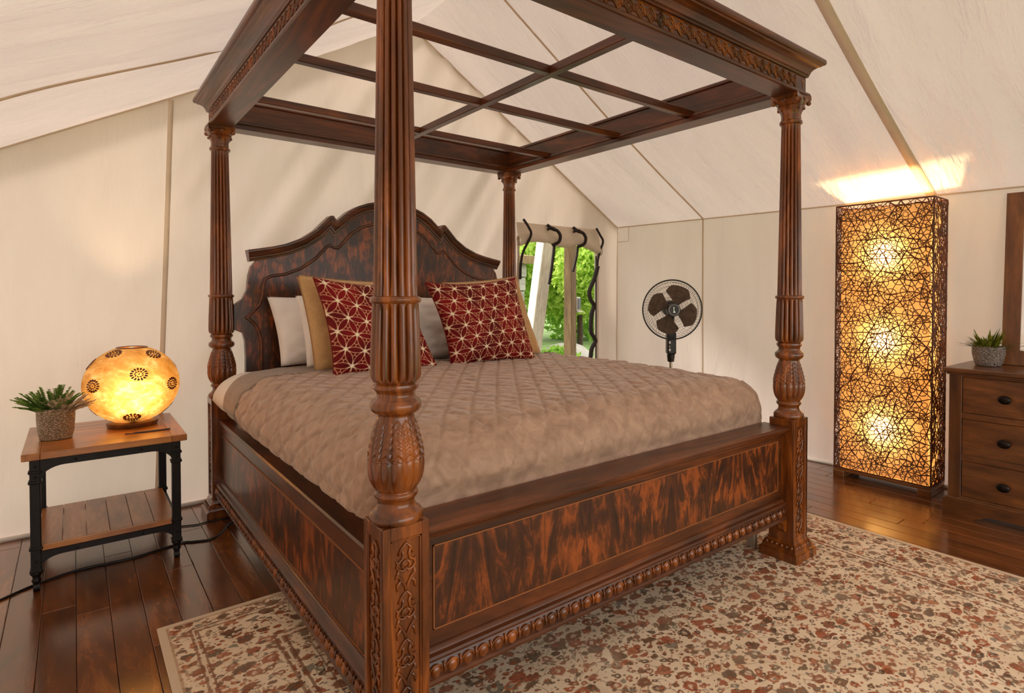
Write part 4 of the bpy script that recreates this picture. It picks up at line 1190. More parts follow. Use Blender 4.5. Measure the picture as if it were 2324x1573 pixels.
# ------------------------------------------------------------------ potted plants
def pot_mat(name, a, b_):
    m, nt, b = new_mat(name)
    v = coords(nt, (1, 1, 2.2)); vo = nt.nodes.new('ShaderNodeTexVoronoi'); vo.feature = 'DISTANCE_TO_EDGE'; vo.inputs['Scale'].default_value = 75; nt.links.new(v, vo.inputs['Vector'])
    r = ramp(nt, [(0.02, a), (0.18, b_)], vo.outputs['Distance']); nt.links.new(r.outputs[0], b.inputs['Base Color'])
    b.inputs['Roughness'].default_value = 0.25
    h = ramp(nt, [(0.0, (0, 0, 0)), (0.25, (1, 1, 1))], vo.outputs['Distance']); bump(nt, b, h.outputs[0], 0.8, 0.006)
    return m
M['soil'] = simple('soil', srgb(46, 32, 22), 0.95, bmp=0.5)
def pot(root, r, h, mat, taper=0.80):
    prof = [(r * taper * 0.85, 0.0), (r * taper, 0.004), (r * (taper + 0.10), h * 0.25), (r * 0.985, h * 0.6), (r, h * 0.85), (r * 0.985, h * 0.985), (r * 0.96, h), (r * 0.90, h * 0.985), (r * 0.90, h * 0.82)]
    MB().lathe(prof, 40).build('pot', mat, root, smooth=True, angle=50)
    MB().lathe([(0.001, h * 0.80), (r * 0.90, h * 0.81), (r * 0.905, h * 0.83), (0.001, h * 0.86)], 24).build('soil', M['soil'], root)
def blade(mb, base, d, up, length, w, bend, n=5):
    """tapering folded leaf from base along d, drooping by bend"""
    d = Vector(d).normalized(); side = d.cross(Vector(up))
    side = side.normalized() if side.length > 1e-4 else Vector((1, 0, 0)); nrm = side.cross(d)
    L_, R_, C_ = [], [], []
    for i in range(n + 1):
        t = i / n
        p = Vector(base) + d * (length * t) - Vector((0, 0, 1)) * (bend * t * t)
        ww = w * (math.sin(PI * min(1, t * 0.92 + 0.10)) ** 0.8) * (1 if i < n else 0.05)
        L_.append(p - side * ww + nrm * ww * 0.35); C_.append(p); R_.append(p + side * ww + nrm * ww * 0.35)
    o = len(mb.v)
    for row in (L_, C_, R_): mb.v.extend(tuple(p) for p in row)
    k = n + 1
    for a in (0, k):
        for i in range(n): mb.f.append((o + a + i, o + a + i + 1, o + a + k + i + 1, o + a + k + i))
M['leaf_green'] = leaf_mat('fern_leaf', srgb(86, 122, 54), srgb(152, 180, 98), 0.5)
M['leaf_pale'] = leaf_mat('dusty_leaf', srgb(196, 180, 150), srgb(232, 216, 186), 0.45)
M['leaf_spike'] = leaf_mat('grassy_leaf', srgb(70, 86, 24), srgb(140, 140, 54))
plant = tag(empty('potted_plant', (-0.737, 2.150, 0.607)), 'potted fern with pale sprigs in a textured beige pot beside the globe lamp', 'plant')
pot(plant, 0.072, 0.148, pot_mat('beige_ceramic', srgb(120, 92, 66), srgb(190, 164, 134)), 0.84)
random.seed(11)
def sprigs(n, cx, cy, r, h0, hlen, seed, w, dirbias=(0, 0, 0)):
    rnd = random.Random(seed); stems = MB(); lv = MB()
    for i in range(n):
        a = rnd.uniform(0, 2 * PI); el = rnd.uniform(0.45, 1.5); ln = hlen * rnd.uniform(0.65, 1.0)
        d = Vector((math.cos(a) * math.cos(el), math.sin(a) * math.cos(el), math.sin(el))) + Vector(dirbias); d.normalize()
        b = Vector((cx + r * 0.5 * math.cos(a), cy + r * 0.5 * math.sin(a), h0))
        pts = [b + d * (ln * t) - Vector((0, 0, 0.035)) * t * t for t in np.linspace(0, 1, 6)]
        stems.tube(pts, [0.0018] * 5 + [0.0008], 4)
        for k in range(11):
            t = 0.28 + 0.72 * k / 10
            p = b + d * (ln * t) - Vector((0, 0, 0.035)) * t * t
            for s in (-1, 1):
                sd = d.cross(Vector((0, 0, 1))); sd = sd.normalized() if sd.length > 1e-3 else Vector((1, 0, 0))
                ld = d * 0.8 + sd * s * 0.9 + Vector((0, 0, rnd.uniform(-0.2, 0.5)))
                blade(lv, p, ld, (0, 0, 1), 0.019 * (1.15 - 0.5 * t), w, 0.002, 3)
    for m_ in (stems, lv):
        out = []
        for p in m_.v:
            q = Vector(p); g = q - Vector((GX + 0.737, GY - 2.150, CZ))
            k = math.sqrt((g.x / (RX + 0.006)) ** 2 + (g.y / (RX + 0.006)) ** 2 + (g.z / (RZ + 0.006)) ** 2)
            if k < 1: q = q - g + g / max(k, 0.3)
            out.append(tuple(q))
        m_.v = out
    return stems, lv
st, lv = sprigs(70, -0.016, 0.0, 0.045, 0.112, 0.175, 5, 0.0048, (-0.20, 0, 0.40))
f_ = lv.build('fern_foliage', M['leaf_green'], plant); f_['kind'] = 'stuff'; st.build('fern_stems', M['leaf_green'], plant)['kind'] = 'stuff'
st, lv = sprigs(52, 0.026, -0.01, 0.04, 0.110, 0.150, 8, 0.0042, (0.30, -0.15, 0.40))
f_ = lv.build('pale_sprigs', M['leaf_pale'], plant); f_['kind'] = 'stuff'; st.build('pale_stems', M['leaf_pale'], plant)['kind'] = 'stuff'

# ------------------------------------------------------------------ cords on the floor
M['cord'] = simple('black_rubber', srgb(22, 18, 16), 0.45)
def smooth_path(pts, n=8):
    pts = [Vector(p) for p in pts]; out = []
    for i in range(len(pts) - 1):
        p0 = pts[max(0, i - 1)]; p1 = pts[i]; p2 = pts[i + 1]; p3 = pts[min(len(pts) - 1, i + 2)]
        for k in range(n):
            t = k / n
            out.append(0.5 * ((2 * p1) + (p2 - p0) * t + (2 * p0 - 5 * p1 + 4 * p2 - p3) * t * t + (3 * p1 - p0 - 3 * p2 + p3) * t ** 3))
    out.append(pts[-1]); return out
def cord(label, pts, r=0.004):
    c = MB().tube(smooth_path(pts), r, 8).build('power_cord', M['cord'], smooth=True)
    tag(c, label, 'cord')
cz = 0.0042
cord('thick black power cord running under the side table and looping towards the bed', [(-1.10, 1.78, cz), (-0.98, 1.84, cz), (-0.92, 1.88, cz), (-0.87, 1.92, cz), (-0.80, 1.965, cz), (-0.65, 2.02, cz), (-0.46, 2.01, cz), (-0.26, 2.06, cz), (-0.20, 2.04, cz), (-0.12, 2.02, cz), (-0.06, 2.09, cz), (-0.01, 2.19, cz), (0.06, 2.22, cz), (0.20, 2.12, cz)], 0.0055)
cord('thin black cord running from the side table to the bed foot along the canvas wall', [(-0.43, 2.50, cz), (-0.32, 2.34, cz), (-0.22, 2.318, cz), (-0.15, 2.292, cz), (-0.09, 2.298, cz), (0.0, 2.290, cz), (0.08, 2.284, cz), (0.15, 2.300, cz), (0.20, 2.36, cz)], 0.0035)

# ------------------------------------------------------------------ woven floor lamp
M['rattan'] = simple('rattan', srgb(92, 46, 20), 0.5, var=0.35, vscale=40)
def shade_mat():
    m = bpy.data.materials.new('paper_shade'); m.use_nodes = True; nt = m.node_tree
    nt.nodes.remove(nt.nodes['Principled BSDF']); out = nt.nodes['Material Output']
    v = coords(nt); n1 = noise(nt, v, 30, 3)
    r = ramp(nt, [(0.3, (0.78, 0.57, 0.28)), (0.7, (0.86, 0.66, 0.36))], n1)
    t = nt.nodes.new('ShaderNodeBsdfTranslucent'); d = nt.nodes.new('ShaderNodeBsdfDiffuse'); mx = nt.nodes.new('ShaderNodeMixShader'); mx.inputs[0].default_value = 0.91
    nt.links.new(r.outputs[0], t.inputs[0]); nt.links.new(r.outputs[0], d.inputs[0]); nt.links.new(t.outputs[0], mx.inputs[1]); nt.links.new(d.outputs[0], mx.inputs[2]); nt.links.new(mx.outputs[0], out.inputs[0])
    return m
FLX0, FLX1, FLY0, FLY1, FLZ0, FLZ1 = 3.510, 3.748, -0.160, 0.452, 0.062, 1.912
flc = ((FLX0 + FLX1) / 2, (FLY0 + FLY1) / 2)
flamp = tag(empty('woven_floor_lamp', (flc[0], flc[1], 0)), 'tall box floor lamp of woven rattan glowing beside the dresser', 'lamp')
hx_, hy_ = (FLX1 - FLX0) / 2, (FLY1 - FLY0) / 2
M['lamp_wood'] = wood('lamp_plinth_wood', srgb(90, 50, 20), srgb(128, 76, 34), srgb(160, 104, 54), 'y', 9, 0.35, 0.3)
MB().cbox(-hx_ - 0.006, hx_ + 0.006, -hy_ - 0.004, hy_ + 0.004, 0.042, 0.062, 0.003).build('plinth', M['lamp_wood'], flamp)
for sy in (-1, 1):
    a, b = sorted((sy * (hy_ + 0.004), sy * (hy_ - 0.072)))
    MB().cbox(-hx_ - 0.012, hx_ + 0.004, a, b, 0.0, 0.044, 0.003).build('foot', M['lamp_wood'], flamp)
# inner paper shade: open box
ins = 0.026
sm = shade_mat()
sh = MB(); a, b = hx_ - ins, hy_ - ins
for q in (((-a, -b), (-a, b)), ((-a, b), (a, b)), ((a, b), (a, -b)), ((a, -b), (-a, -b))):
    (xa, ya), (xb, yb) = q
    P = np.zeros((12, 30, 3)); t = np.linspace(0, 1, 12)[:, None]; zz = np.linspace(FLZ0 + 0.004, FLZ1 - 0.03, 30)[None, :]
    P[..., 0] = xa + (xb - xa) * t; P[..., 1] = ya + (yb - ya) * t; P[..., 2] = zz
    sh.grid(P)
sh.build('paper_shade', sm, flamp)
# frame of rods
fr = MB()
for sx in (-1, 1):
    for sy in (-1, 1): MB().cyl((sx * hx_, sy * hy_, FLZ0), (sx * hx_, sy * hy_, FLZ1), 0.0055, None, 8).build('corner_rod', M['rattan'], flamp, smooth=True, angle=40)
for z in (FLZ0 + 0.004, FLZ1):
    MB().tube([(-hx_, -hy_, z), (hx_, -hy_, z), (hx_, hy_, z), (-hx_, hy_, z)], 0.0055, 6, closed=True).build('frame_hoop', M['rattan'], flamp, smooth=True, angle=40)
def lattice(wid, hei, seed):
    """wheel-like rattan weave in local (u, v), depth d"""
    rnd = random.Random(seed); mb = MB(); s = 0.080; h = s * 0.866
    nodes = {}
    nx, ny = int(wid / s) + 2, int(hei / h) + 2
    for j in range(-1, ny + 1):
        for i in range(-1, nx + 1):
            nodes[i, j] = (i * s + (s / 2 if j % 2 else 0) + rnd.uniform(-.24, .24) * s, j * h + rnd.uniform(-.24, .24) * s)
    def clip(p): return (min(max(p[0], 0), wid), min(max(p[1], 0), hei))
    def strand(p, q, dpt, r=None):
        a, b = clip(p), clip(q)
        if abs(a[0] - b[0]) + abs(a[1] - b[1]) < 0.006: return
        if (a[0] == b[0] and a[0] in (0, wid)) or (a[1] == b[1] and a[1] in (0, hei)): return
        mb.tube([(a[0], a[1], dpt), ((a[0] + b[0]) / 2 + rnd.uniform(-.004, .004), (a[1] + b[1]) / 2 + rnd.uniform(-.004, .004), dpt + 0.003), (b[0], b[1], dpt)], r or rnd.uniform(0.0024, 0.0036), 4, cap=False)
    def hoop(c, rr, n, r):
        if not (0 < c[0] < wid and 0 < c[1] < hei): return
        ph = rnd.uniform(0, 6); loop = []
        for k in range(n):
            a = ph + 2 * PI * k / n; q = clip((c[0] + rr * math.cos(a), c[1] + rr * math.sin(a))); loop.append((q[0], q[1], rnd.uniform(0.001, 0.005)))
        mb.tube(loop, r, 4, closed=True)
    for (i, j), p in nodes.items():
        up = (i, j + 1) if j % 2 == 0 else (i + 1, j + 1); ul = (i - 1, j + 1) if j % 2 == 0 else (i, j + 1)
        for k in ((i + 1, j), up, ul):
            if k in nodes: strand(p, nodes[k], rnd.uniform(-0.003, 0.003))
        hoop(p, s * rnd.uniform(0.40, 0.54), 9, 0.0026)
        if 0.01 < p[0] < wid - 0.01 and 0.01 < p[1] < hei - 0.01:
            mb.ellipsoid((p[0], p[1], 0.001), 0.0085, 0.0085, 0.006, 6, 4)
            a = rnd.uniform(0, PI)              # one more spoke pair through the hub
            strand((p[0] - s * .5 * math.cos(a), p[1] - s * .5 * math.sin(a)), (p[0] + s * .5 * math.cos(a), p[1] + s * .5 * math.sin(a)), 0.002)
        for tri in (((i + 1, j), up), (up, ul)):
            if all(k in nodes for k in tri):
                c = [(p[m_] + nodes[tri[0]][m_] + nodes[tri[1]][m_]) / 3 for m_ in (0, 1)]
                if rnd.random() < 0.55: hoop(c, s * rnd.uniform(0.15, 0.22), 7, 0.0024)
    return mb
def place(mb, mfun): mb.v = [mfun(*p) for p in mb.v]; return mb
hei = FLZ1 - FLZ0
for nm, wd_, sd, fn in (('f', 2 * hy_, 1, lambda u, v, d: (-hx_ - d, -hy_ + u, FLZ0 + v)), ('b', 2 * hy_, 2, lambda u, v, d: (hx_ + d, -hy_ + u, FLZ0 + v)),
                        ('l', 2 * hx_, 3, lambda u, v, d: (-hx_ + u, -hy_ - d, FLZ0 + v)), ('r', 2 * hx_, 4, lambda u, v, d: (-hx_ + u, hy_ + d, FLZ0 + v))):
    o = place(lattice(wd_, hei, sd), fn).build('rattan_weave', M['rattan'], flamp); o['kind'] = 'stuff'
for z in (0.38, 0.98, 1.56):
    ld = bpy.data.lights.new('floor_lamp_bulb', 'POINT'); ld.energy = 34; ld.color = (1.0, 0.68, 0.33); ld.shadow_soft_size = 0.035
    lo = bpy.data.objects.new('bulb_light', ld); COL.objects.link(lo); lo.parent = flamp; lo.location = (-0.028, 0.0, z)
MB().cyl((0.03, 0, 0.06), (0.03, 0, 1.62), 0.008, None, 10).build('bulb_pole', M['iron'], flamp, smooth=True, angle=40)

# ------------------------------------------------------------------ dresser
M['dresser'] = wood('dresser_wood_y', srgb(64, 35, 15), srgb(104, 60, 26), srgb(138, 84, 38), 'y', 8, 0.34, 0.3, 5)
M['dresser_z'] = wood('dresser_wood_z', srgb(62, 34, 16), srgb(96, 56, 26), srgb(128, 80, 40), 'z', 8, 0.34, 0.3, 5)
M['knob'] = simple('dark_bronze_knob', srgb(38, 32, 28), 0.35, 0.8)
DX0, DX1, DY0, DY1 = 3.300, 3.790, -1.700, -0.318
dres = tag(empty('dresser', (0, 0, 0)), 'brown wooden dresser with cup-shaped dark knobs beside the woven lamp', 'dresser')
dres.location = (DX0, DY1, 0)
wd = DX1 - DX0; ln = DY1 - DY0
MB().box(0.012, wd, -ln, 0.0, 0.095, 0.832).build('body', M['dresser_z'], dres)
MB().cbox(-0.034, wd + 0.010, -ln - 0.030, 0.030, 0.838, 0.866, 0.006).build('top', M['dresser'], dres)
MB().cbox(-0.014, wd + 0.004, -ln - 0.012, 0.012, 0.826, 0.840, 0.003).build('top_moulding', M['dresser'], dres)
# corner stiles and rails of the front
for y0, y1 in ((-0.064, 0.0), (-ln, -ln + 0.064), (-ln / 2 - 0.022, -ln / 2 + 0.022)):
    MB().cbox(-0.004, 0.02, y0, y1, 0.095, 0.830, 0.002).build('stile', M['dresser_z'], dres)
rows = ((0.606, 0.816), (0.360, 0.572), (0.118, 0.328))
for z in (0.816, 0.572, 0.328, 0.095):
    MB().cbox(-0.002, 0.02, -ln + 0.064, -0.064, z, z + (0.014 if z > .8 else 0.034 if z > .1 else 0.023), 0.002).build('rail', M['dresser'], dres)
for c in range(2):
    ya = -0.064 - 0.002 if c == 0 else -ln / 2 - 0.024; yb = -ln / 2 + 0.024 if c == 0 else -ln + 0.066
    for z0, z1 in rows:
        dr = MB().cbox(-0.001, 0.02, yb, ya, z0 + 0.002, z1 - 0.002, 0.003).build('drawer', M['dresser'], dres)
        for yk in ((-0.272, -ln / 2 + 0.20) if c == 0 else (-ln / 2 - 0.20, -ln + 0.27)):
            kz = (z0 + z1) / 2
            kb = MB().ellipsoid((-0.030, yk, kz), 0.013, 0.033, 0.025, 16, 10); kb.cyl((-0.026, yk, kz), (0.002, yk, kz), 0.010, 0.012, 10)
            kn = MB(); kn.ellipsoid((-0.028, yk, kz), 0.013, 0.032, 0.024, 16, 10).build('knob', M['knob'], dr, smooth=True)
# plinth base with bracket feet
pb = [(-ln - 0.02, 0.0), (-ln - 0.02, 0.098), (0.02, 0.098), (0.02, 0.0), (-0.13, 0.0), (-0.145, 0.012), (-0.165, 0.016), (-0.185, 0.030), (-0.215, 0.038), (-ln + 0.215, 0.038), (-ln + 0.185, 0.030), (-ln + 0.165, 0.016), (-ln + 0.145, 0.012), (-ln + 0.13, 0.0)]
MB().extrude_poly([Vector((-0.024, y, z)) for y, z in pb], (0.03, 0, 0)).build('base_plinth', M['dresser'], dres)
MB().cbox(-0.018, wd, -ln - 0.012, 0.012, 0.094, 0.108, 0.003).build('base_moulding', M['dresser'], dres)
for y0 in (-0.006, -ln - 0.02): MB().box(0.006, wd, y0, y0 + 0.026, 0.0, 0.097).build('base_side', M['dresser'], dres)
# ------------------------------------------------------------------ mirror leaning on the dresser
M['mirror_frame'] = wood('mirror_frame_wood', srgb(84, 46, 20), srgb(122, 72, 32), srgb(150, 96, 48), 'z', 8, 0.4, 0.2, 5)
mm, nt_, b_ = new_mat('mirror_glass'); b_.inputs['Metallic'].default_value = 1; b_.inputs['Roughness'].default_value = 0.02; b_.inputs['Base Color'].default_value = (0.9, 0.9, 0.9, 1)
mir_o = tag(empty('framed_mirror', (3.695, -0.475, 0.8672)), 'wood-framed mirror leaning on the wall on top of the dresser', 'mirror')
mir_o.rotation_euler = (0.0, 0.116, 0.090)
MWd, MHt, FWd = 1.00, 1.060, 0.088
def frame_piece(pts): return MB().extrude_poly([Vector((-0.014, y, z)) for y, z in pts], (0.030, 0, 0))
o0 = [(0, 0), (-MWd, 0), (-MWd, MHt), (0, MHt)]; i0 = [(-FWd, FWd), (-MWd + FWd, FWd), (-MWd + FWd, MHt - FWd), (-FWd, MHt - FWd)]
for k in range(4):
    l = (k + 1) % 4
    frame_piece([o0[k], o0[l], i0[l], i0[k]]).build('frame_side', M['mirror_frame'], mir_o)
MB().box(0.0, 0.006, -MWd + FWd - 0.01, -FWd + 0.01, FWd - 0.01, MHt - FWd + 0.01).build('glass', mm, mir_o)
# ------------------------------------------------------------------ small plant on the dresser
p2 = tag(empty('potted_plant', (3.550, -0.445, 0.866)), 'spiky green succulent in a grey textured pot on the dresser', 'plant')
pot(p2, 0.084, 0.118, pot_mat('grey_ceramic', srgb(96, 84, 78), srgb(176, 160, 150)), 0.78)
rnd = random.Random(3)
lfm = MB(); flw = MB()
for i in range(120):
    a = rnd.uniform(0, 2 * PI); el = rnd.uniform(0.12, 1.35)
    d = (math.cos(a) * math.cos(el), math.sin(a) * math.cos(el), math.sin(el))
    r0 = rnd.uniform(0, 0.055)
    ll = rnd.uniform(0.085, 0.155)
    if d[0] > 0.05: ll = min(ll, max(0.03, (0.118 - r0 * math.cos(a)) / d[0]))
    blade(lfm, (r0 * math.cos(a), r0 * math.sin(a), 0.098), d, (0, 0, 1), ll, rnd.uniform(0.004, 0.007), 0.016, 4)
lo_ = lfm.build('spiky_leaves', M['leaf_spike'], p2); lo_['kind'] = 'stuff'

# ------------------------------------------------------------------ pedestal fan
M['fan_black'] = simple('fan_plastic', srgb(30, 26, 24), 0.35)
M['fan_blade'] = leaf_mat('smoky_blade', srgb(96, 80, 68), srgb(116, 98, 84), 0.45)
M['chrome'] = simple('fan_chrome', (0.6, 0.55, 0.5), 0.25, 1.0)
M['white_mark'] = simple('white_marking', (0.8, 0.8, 0.78), 0.5)
FNX, FNY, FNZ = 2.845, 1.41, 1.176
fan = tag(empty('pedestal_fan', (FNX, FNY, 0)), 'black pedestal fan with round wire cage standing between bed and canvas wall', 'fan')
fdir = math.atan2(-0.6676 - FNX, 0) if False else math.atan2((-1.493 - FNY), (-0.6676 - FNX)) + 0.20
fan.rotation_euler = (0, 0, fdir + PI / 2)        # local -Y looks into the room
R = 0.222
def ringpts(r, y, n=40, z=FNZ): return [(r * math.cos(a), y, z + r * math.sin(a)) for a in np.arange(n) * 2 * PI / n]
FYc = -0.10
for nm, y0, yr in (('front_guard', FYc - 0.060, FYc - 0.004), ('rear_guard', FYc + 0.070, FYc + 0.004)):
    g = MB()
    for k in range(60):
        a = 2 * PI * k / 60
        pts = []
        for t in np.linspace(0.20, 1.0, 7):
            sw = a + 0.5 * (t - 0.2)
            pts.append((R * t * math.cos(sw), y0 + (yr - y0) * max(0, (t - 0.72) / 0.28) ** 2, FNZ + R * t * math.sin(sw)))
        g.tube(pts, 0.0008, 3, cap=False)
    for t in (0.42, 0.62, 0.80, 0.92):
        g.tube(ringpts(R * t, y0 + (yr - y0) * max(0, (t - 0.72) / 0.28) ** 2), 0.0010, 4, closed=True)
    o = g.build(nm, M['fan_black'], fan); o['kind'] = 'stuff'
MB().tube(ringpts(R, FYc, 56), 0.0055, 8, closed=True).build('guard_rim', M['fan_black'], fan, smooth=True)
for k in range(4):
    bm_ = MB(); a0 = 1.12 + k * PI / 2
    rows_ = []
    for i, t in enumerate(np.linspace(0.0, 1.0, 9)):
        r = 0.045 + 0.140 * t
        spread0 = -0.40 - 0.20 * t; spread1 = 0.30 + 0.50 * math.sin(t * PI * 0.60)
        if t > 0.75: spread0 += (t - 0.75) * 1.6; spread1 -= (t - 0.75) * 1.2
        row = []
        for u in np.linspace(0, 1, 7):
            an = a0 + spread0 + (spread1 - spread0) * u
            row.append((r * math.cos(an), FYc - 0.012 + 0.032 * (u - 0.5) - 0.004, FNZ + r * math.sin(an)))
        rows_.append(row)
    bm_.grid(np.array(rows_)).build('blade', M['fan_blade'], fan, smooth=True)
def disc_y(r0, r1, y0, y1, n=28): return MB().tube([(0, y0, FNZ), (0, y1, FNZ)], [r0, r1], n)
disc_y(0.050, 0.046, FYc - 0.050, FYc + 0.030).build('blade_hub', M['fan_black'], fan, smooth=True, angle=40)
bdg = disc_y(0.048, 0.048, FYc - 0.066, FYc - 0.056); bdg.build('badge', M['fan_black'], fan, smooth=True, angle=40)
MB().tube(ringpts(0.038, FYc - 0.067, 28), 0.0018, 6, closed=True).build('badge_ring', M['chrome'], fan, smooth=True)
MB().extrude_poly([Vector((x_, FYc - 0.0685, FNZ + z_)) for x_, z_ in ((-0.006, 0.022), (0.000, 0.022), (0.000, -0.010), (0.008, -0.014), (0.008, -0.021), (-0.008, -0.020), (-0.004, -0.008))], (0, 0.003, 0)).build('badge_emblem', M['chrome'], fan)
# motor housing behind
MB().lathe([(0.004, 0.150), (0.040, 0.145), (0.058, 0.125), (0.064, 0.080), (0.062, 0.020), (0.052, 0.0), (0.004, -0.002)], 28).xf(Matrix.Translation((0.012, FYc + 0.075, FNZ + 0.006)) @ Matrix.Rotation(-PI / 2, 4, 'X')).build('motor_housing', M['fan_black'], fan, smooth=True, angle=50)
MB().tube([(0.012, 0.03, FNZ - 0.03), (0.012, 0.030, FNZ - 0.10), (0.012, 0.012, FNZ - 0.175), (0.012, 0.010, FNZ - 0.20)], [0.034, 0.030, 0.028, 0.028], 14).build('neck', M['fan_black'], fan, smooth=True, angle=50)
MB().cbox(-0.022, 0.046, -0.036, 0.050, FNZ - 0.345, FNZ - 0.170, 0.010).build('control_box', M['fan_black'], fan)
cbx = MB()
for z, w_ in ((-0.262, 0.013), (-0.288, 0.010), (-0.318, 0.014)):
    MB().cbox(-0.012, -0.012 + w_, -0.041, -0.034, FNZ + z, FNZ + z + (0.020 if z != -0.288 else 0.010), 0.002).build('control_marking', M['white_mark'], fan)
MB().lathe([(0.030, FNZ - 0.346), (0.030, FNZ - 0.360), (0.026, FNZ - 0.395), (0.024, FNZ - 0.402)], 20, (0.012, 0.008, 0)).build('height_collar', M['fan_black'], fan, smooth=True, angle=40)
MB().cyl((0.012, 0.008, FNZ - 0.40), (0.012, 0.008, FNZ - 0.47), 0.012, None, 16).build('upper_pole', M['chrome'], fan, smooth=True, angle=40)
MB().cyl((0.012, 0.008, FNZ - 0.47), (0.012, 0.008, 0.03), 0.016, None, 16).build('lower_pole', M['fan_black'], fan, smooth=True, angle=40)
MB().lathe([(0.195, 0.0), (0.20, 0.008), (0.19, 0.018), (0.12, 0.030), (0.045, 0.040), (0.03, 0.075), (0.018, 0.08)], 40, (0.012, 0.008, 0)).build('base', M['fan_black'], fan, smooth=True, angle=40)

# ------------------------------------------------------------------ window: rolled flap, ties, edge binding
M['flap'] = canvas_mat('flap_canvas', (0.74, 0.64, 0.54), 0.25, 0.0, (9, 9, 3), 0.15)
M['strap'] = simple('dark_strap', srgb(44, 32, 28), 0.8)
win = MB()
# binding round the opening, hollow frame
x0, x1, z0, z1 = WIN
for a in ((x0 - 0.02, x0 + 0.006, z0 - 0.02, z1), (x1 - 0.006, x1 + 0.024, z0 - 0.02, z1), (x0, x1, z0 - 0.02, z0 + 0.004)):
    win.box(a[0], a[1], BACK_Y - 0.016, BACK_Y + 0.014, a[2], a[3])
window = win.build('window_1', M['flap']); structure(window)
MB().tube([(x1 - 0.008, BACK_Y - 0.012, z) for z in np.linspace(z0, 1.66, 20)], 0.007, 6).build('zip_edge', M['strap'], window)
# the rolled-up cover: upper sheet flowing into a soft roll that sags towards the corner
n_u, n_v = 60, 40
P = np.zeros((n_u, n_v, 3))
for i, u in enumerate(np.linspace(0, 1, n_u)):
    xv = x0 - 0.025 + (x1 - x0 + 0.045) * u
    zt_ = 1.918 + 0.0 * u
    pinch = 0.012 * (math.exp(-((u - 0.34) / 0.04) ** 2) + math.exp(-((u - 0.68) / 0.04) ** 2))
    zb = 1.775 + 0.012 * math.sin(u * 9) - 0.075 * max(0, (u - 0.66) / 0.34) ** 1.5 - (0.03 * (1 - u / 0.12) if u < 0.12 else 0)
    rr = 0.040 - pinch + 0.006 * math.sin(u * 14 + 1)
    for j in range(n_v):
        t = j / (n_v - 1)
        if t < 0.4:
            q = t / 0.4; P[i, j] = (xv, BACK_Y - 0.012 - 0.030 * q ** 2 - 0.004 * math.sin(u * 20), zt_ + (zb + rr - zt_) * q)
        else:
            q = (t - 0.4) / 0.6; an = PI / 2 - q * 2 * PI * 0.98
            P[i, j] = (xv, BACK_Y - 0.042 - rr * 0.85 * math.cos(an) + 0.0, zb + rr * math.sin(an) * (0.95))
MB().grid(P).build('rolled_flap', M['flap'], window, smooth=True)
def tie(pts, r=0.007, nm='tie_strap'):
    return MB().tube(smooth_path(pts, 6), r * 1.35, 6).build(nm, M['strap'], window, smooth=True)
yb = BACK_Y - 0.05
tie([(2.355, yb, 1.94), (2.372, yb - 0.05, 1.87), (2.390, yb - 0.06, 1.80), (2.352, yb, 1.66), (2.340, yb + 0.02, 1.55), (2.335, yb + 0.02, 1.42)], 0.009)
for xa in (2.655, 2.965):
    tie([(xa - 0.02, yb + 0.02, 1.915), (xa + 0.005, yb - 0.02, 1.878), (xa + 0.035, yb - 0.055, 1.86), (xa + 0.062, yb - 0.065, 1.815), (xa + 0.055, yb - 0.05, 1.76), (xa + 0.02, yb - 0.0, 1.735)], 0.011)
    tie([(xa - 0.03, yb + 0.01, 1.872), (xa + 0.005, yb - 0.025, 1.885), (xa + 0.045, yb - 0.03, 1.870)], 0.009)
tie([(2.700, yb, 1.74), (2.690, yb, 1.66), (2.665, yb, 1.50), (2.640, yb, 1.38)], 0.011)
tie([(2.985, yb, 1.74), (2.975, yb, 1.66), (2.950, yb, 1.57), (2.925, yb, 1.50)], 0.009)
tie([(3.225, yb, 1.925), (3.245, yb - 0.03, 1.86), (3.275, yb - 0.04, 1.80), (3.262, yb - 0.02, 1.72), (3.245, yb, 1.62), (3.235, yb, 1.50)], 0.008)
tie([(3.245, yb, 1.56), (3.20, yb, 1.44), (3.135, yb, 1.32), (3.150, yb, 1.24), (3.195, yb, 1.18), (3.165, yb, 1.10), (3.155, yb, 0.98), (3.160, yb, 0.92), (3.215, yb, 0.84), (3.165, yb, 0.76), (3.145, yb, 0.62)], 0.016)

# ------------------------------------------------------------------ outside the window
M['grass'] = simple('grass_ground', srgb(96, 120, 56), 0.95, var=0.4, vscale=3)
ground = MB().box(-30, 40, -30, 45, -0.30, -0.12).build('ground', M['grass']); structure(ground)
M['pale_post'] = wood('pale_timber', srgb(196, 190, 172), srgb(214, 210, 194), srgb(228, 226, 212), 'z', 10, 0.7, 0.0, 6)
M['brown_post'] = wood('brown_timber', srgb(104, 82, 54), srgb(136, 110, 76), srgb(160, 134, 96), 'z', 10, 0.7, 0.0, 6)
M['siding'] = wood('grey_siding', srgb(150, 146, 136), srgb(178, 174, 164), srgb(200, 196, 186), 'x', 6, 0.8, 0.0, 6, 0.25)
def slanted(name, p0, p1, wx, wy, mat, label, cat):
    d = Vector(p1) - Vector(p0); ln_ = d.length
    o = MB().cbox(-wx / 2, wx / 2, -wy / 2, wy / 2, 0, ln_, 0.006).build(name, mat)
    o.location = p0; o.rotation_mode = 'QUATERNION'; o.rotation_quaternion = d.to_track_quat('Z', 'Y')
    return tag(o, label, cat)
def rot_z(o, a): 
    o.rotation_mode = 'QUATERNION'; o.rotation_quaternion = o.rotation_quaternion @ Vector((0, 0, 1)).rotation_difference(Vector((0, 0, 1))) if False else o.rotation_quaternion
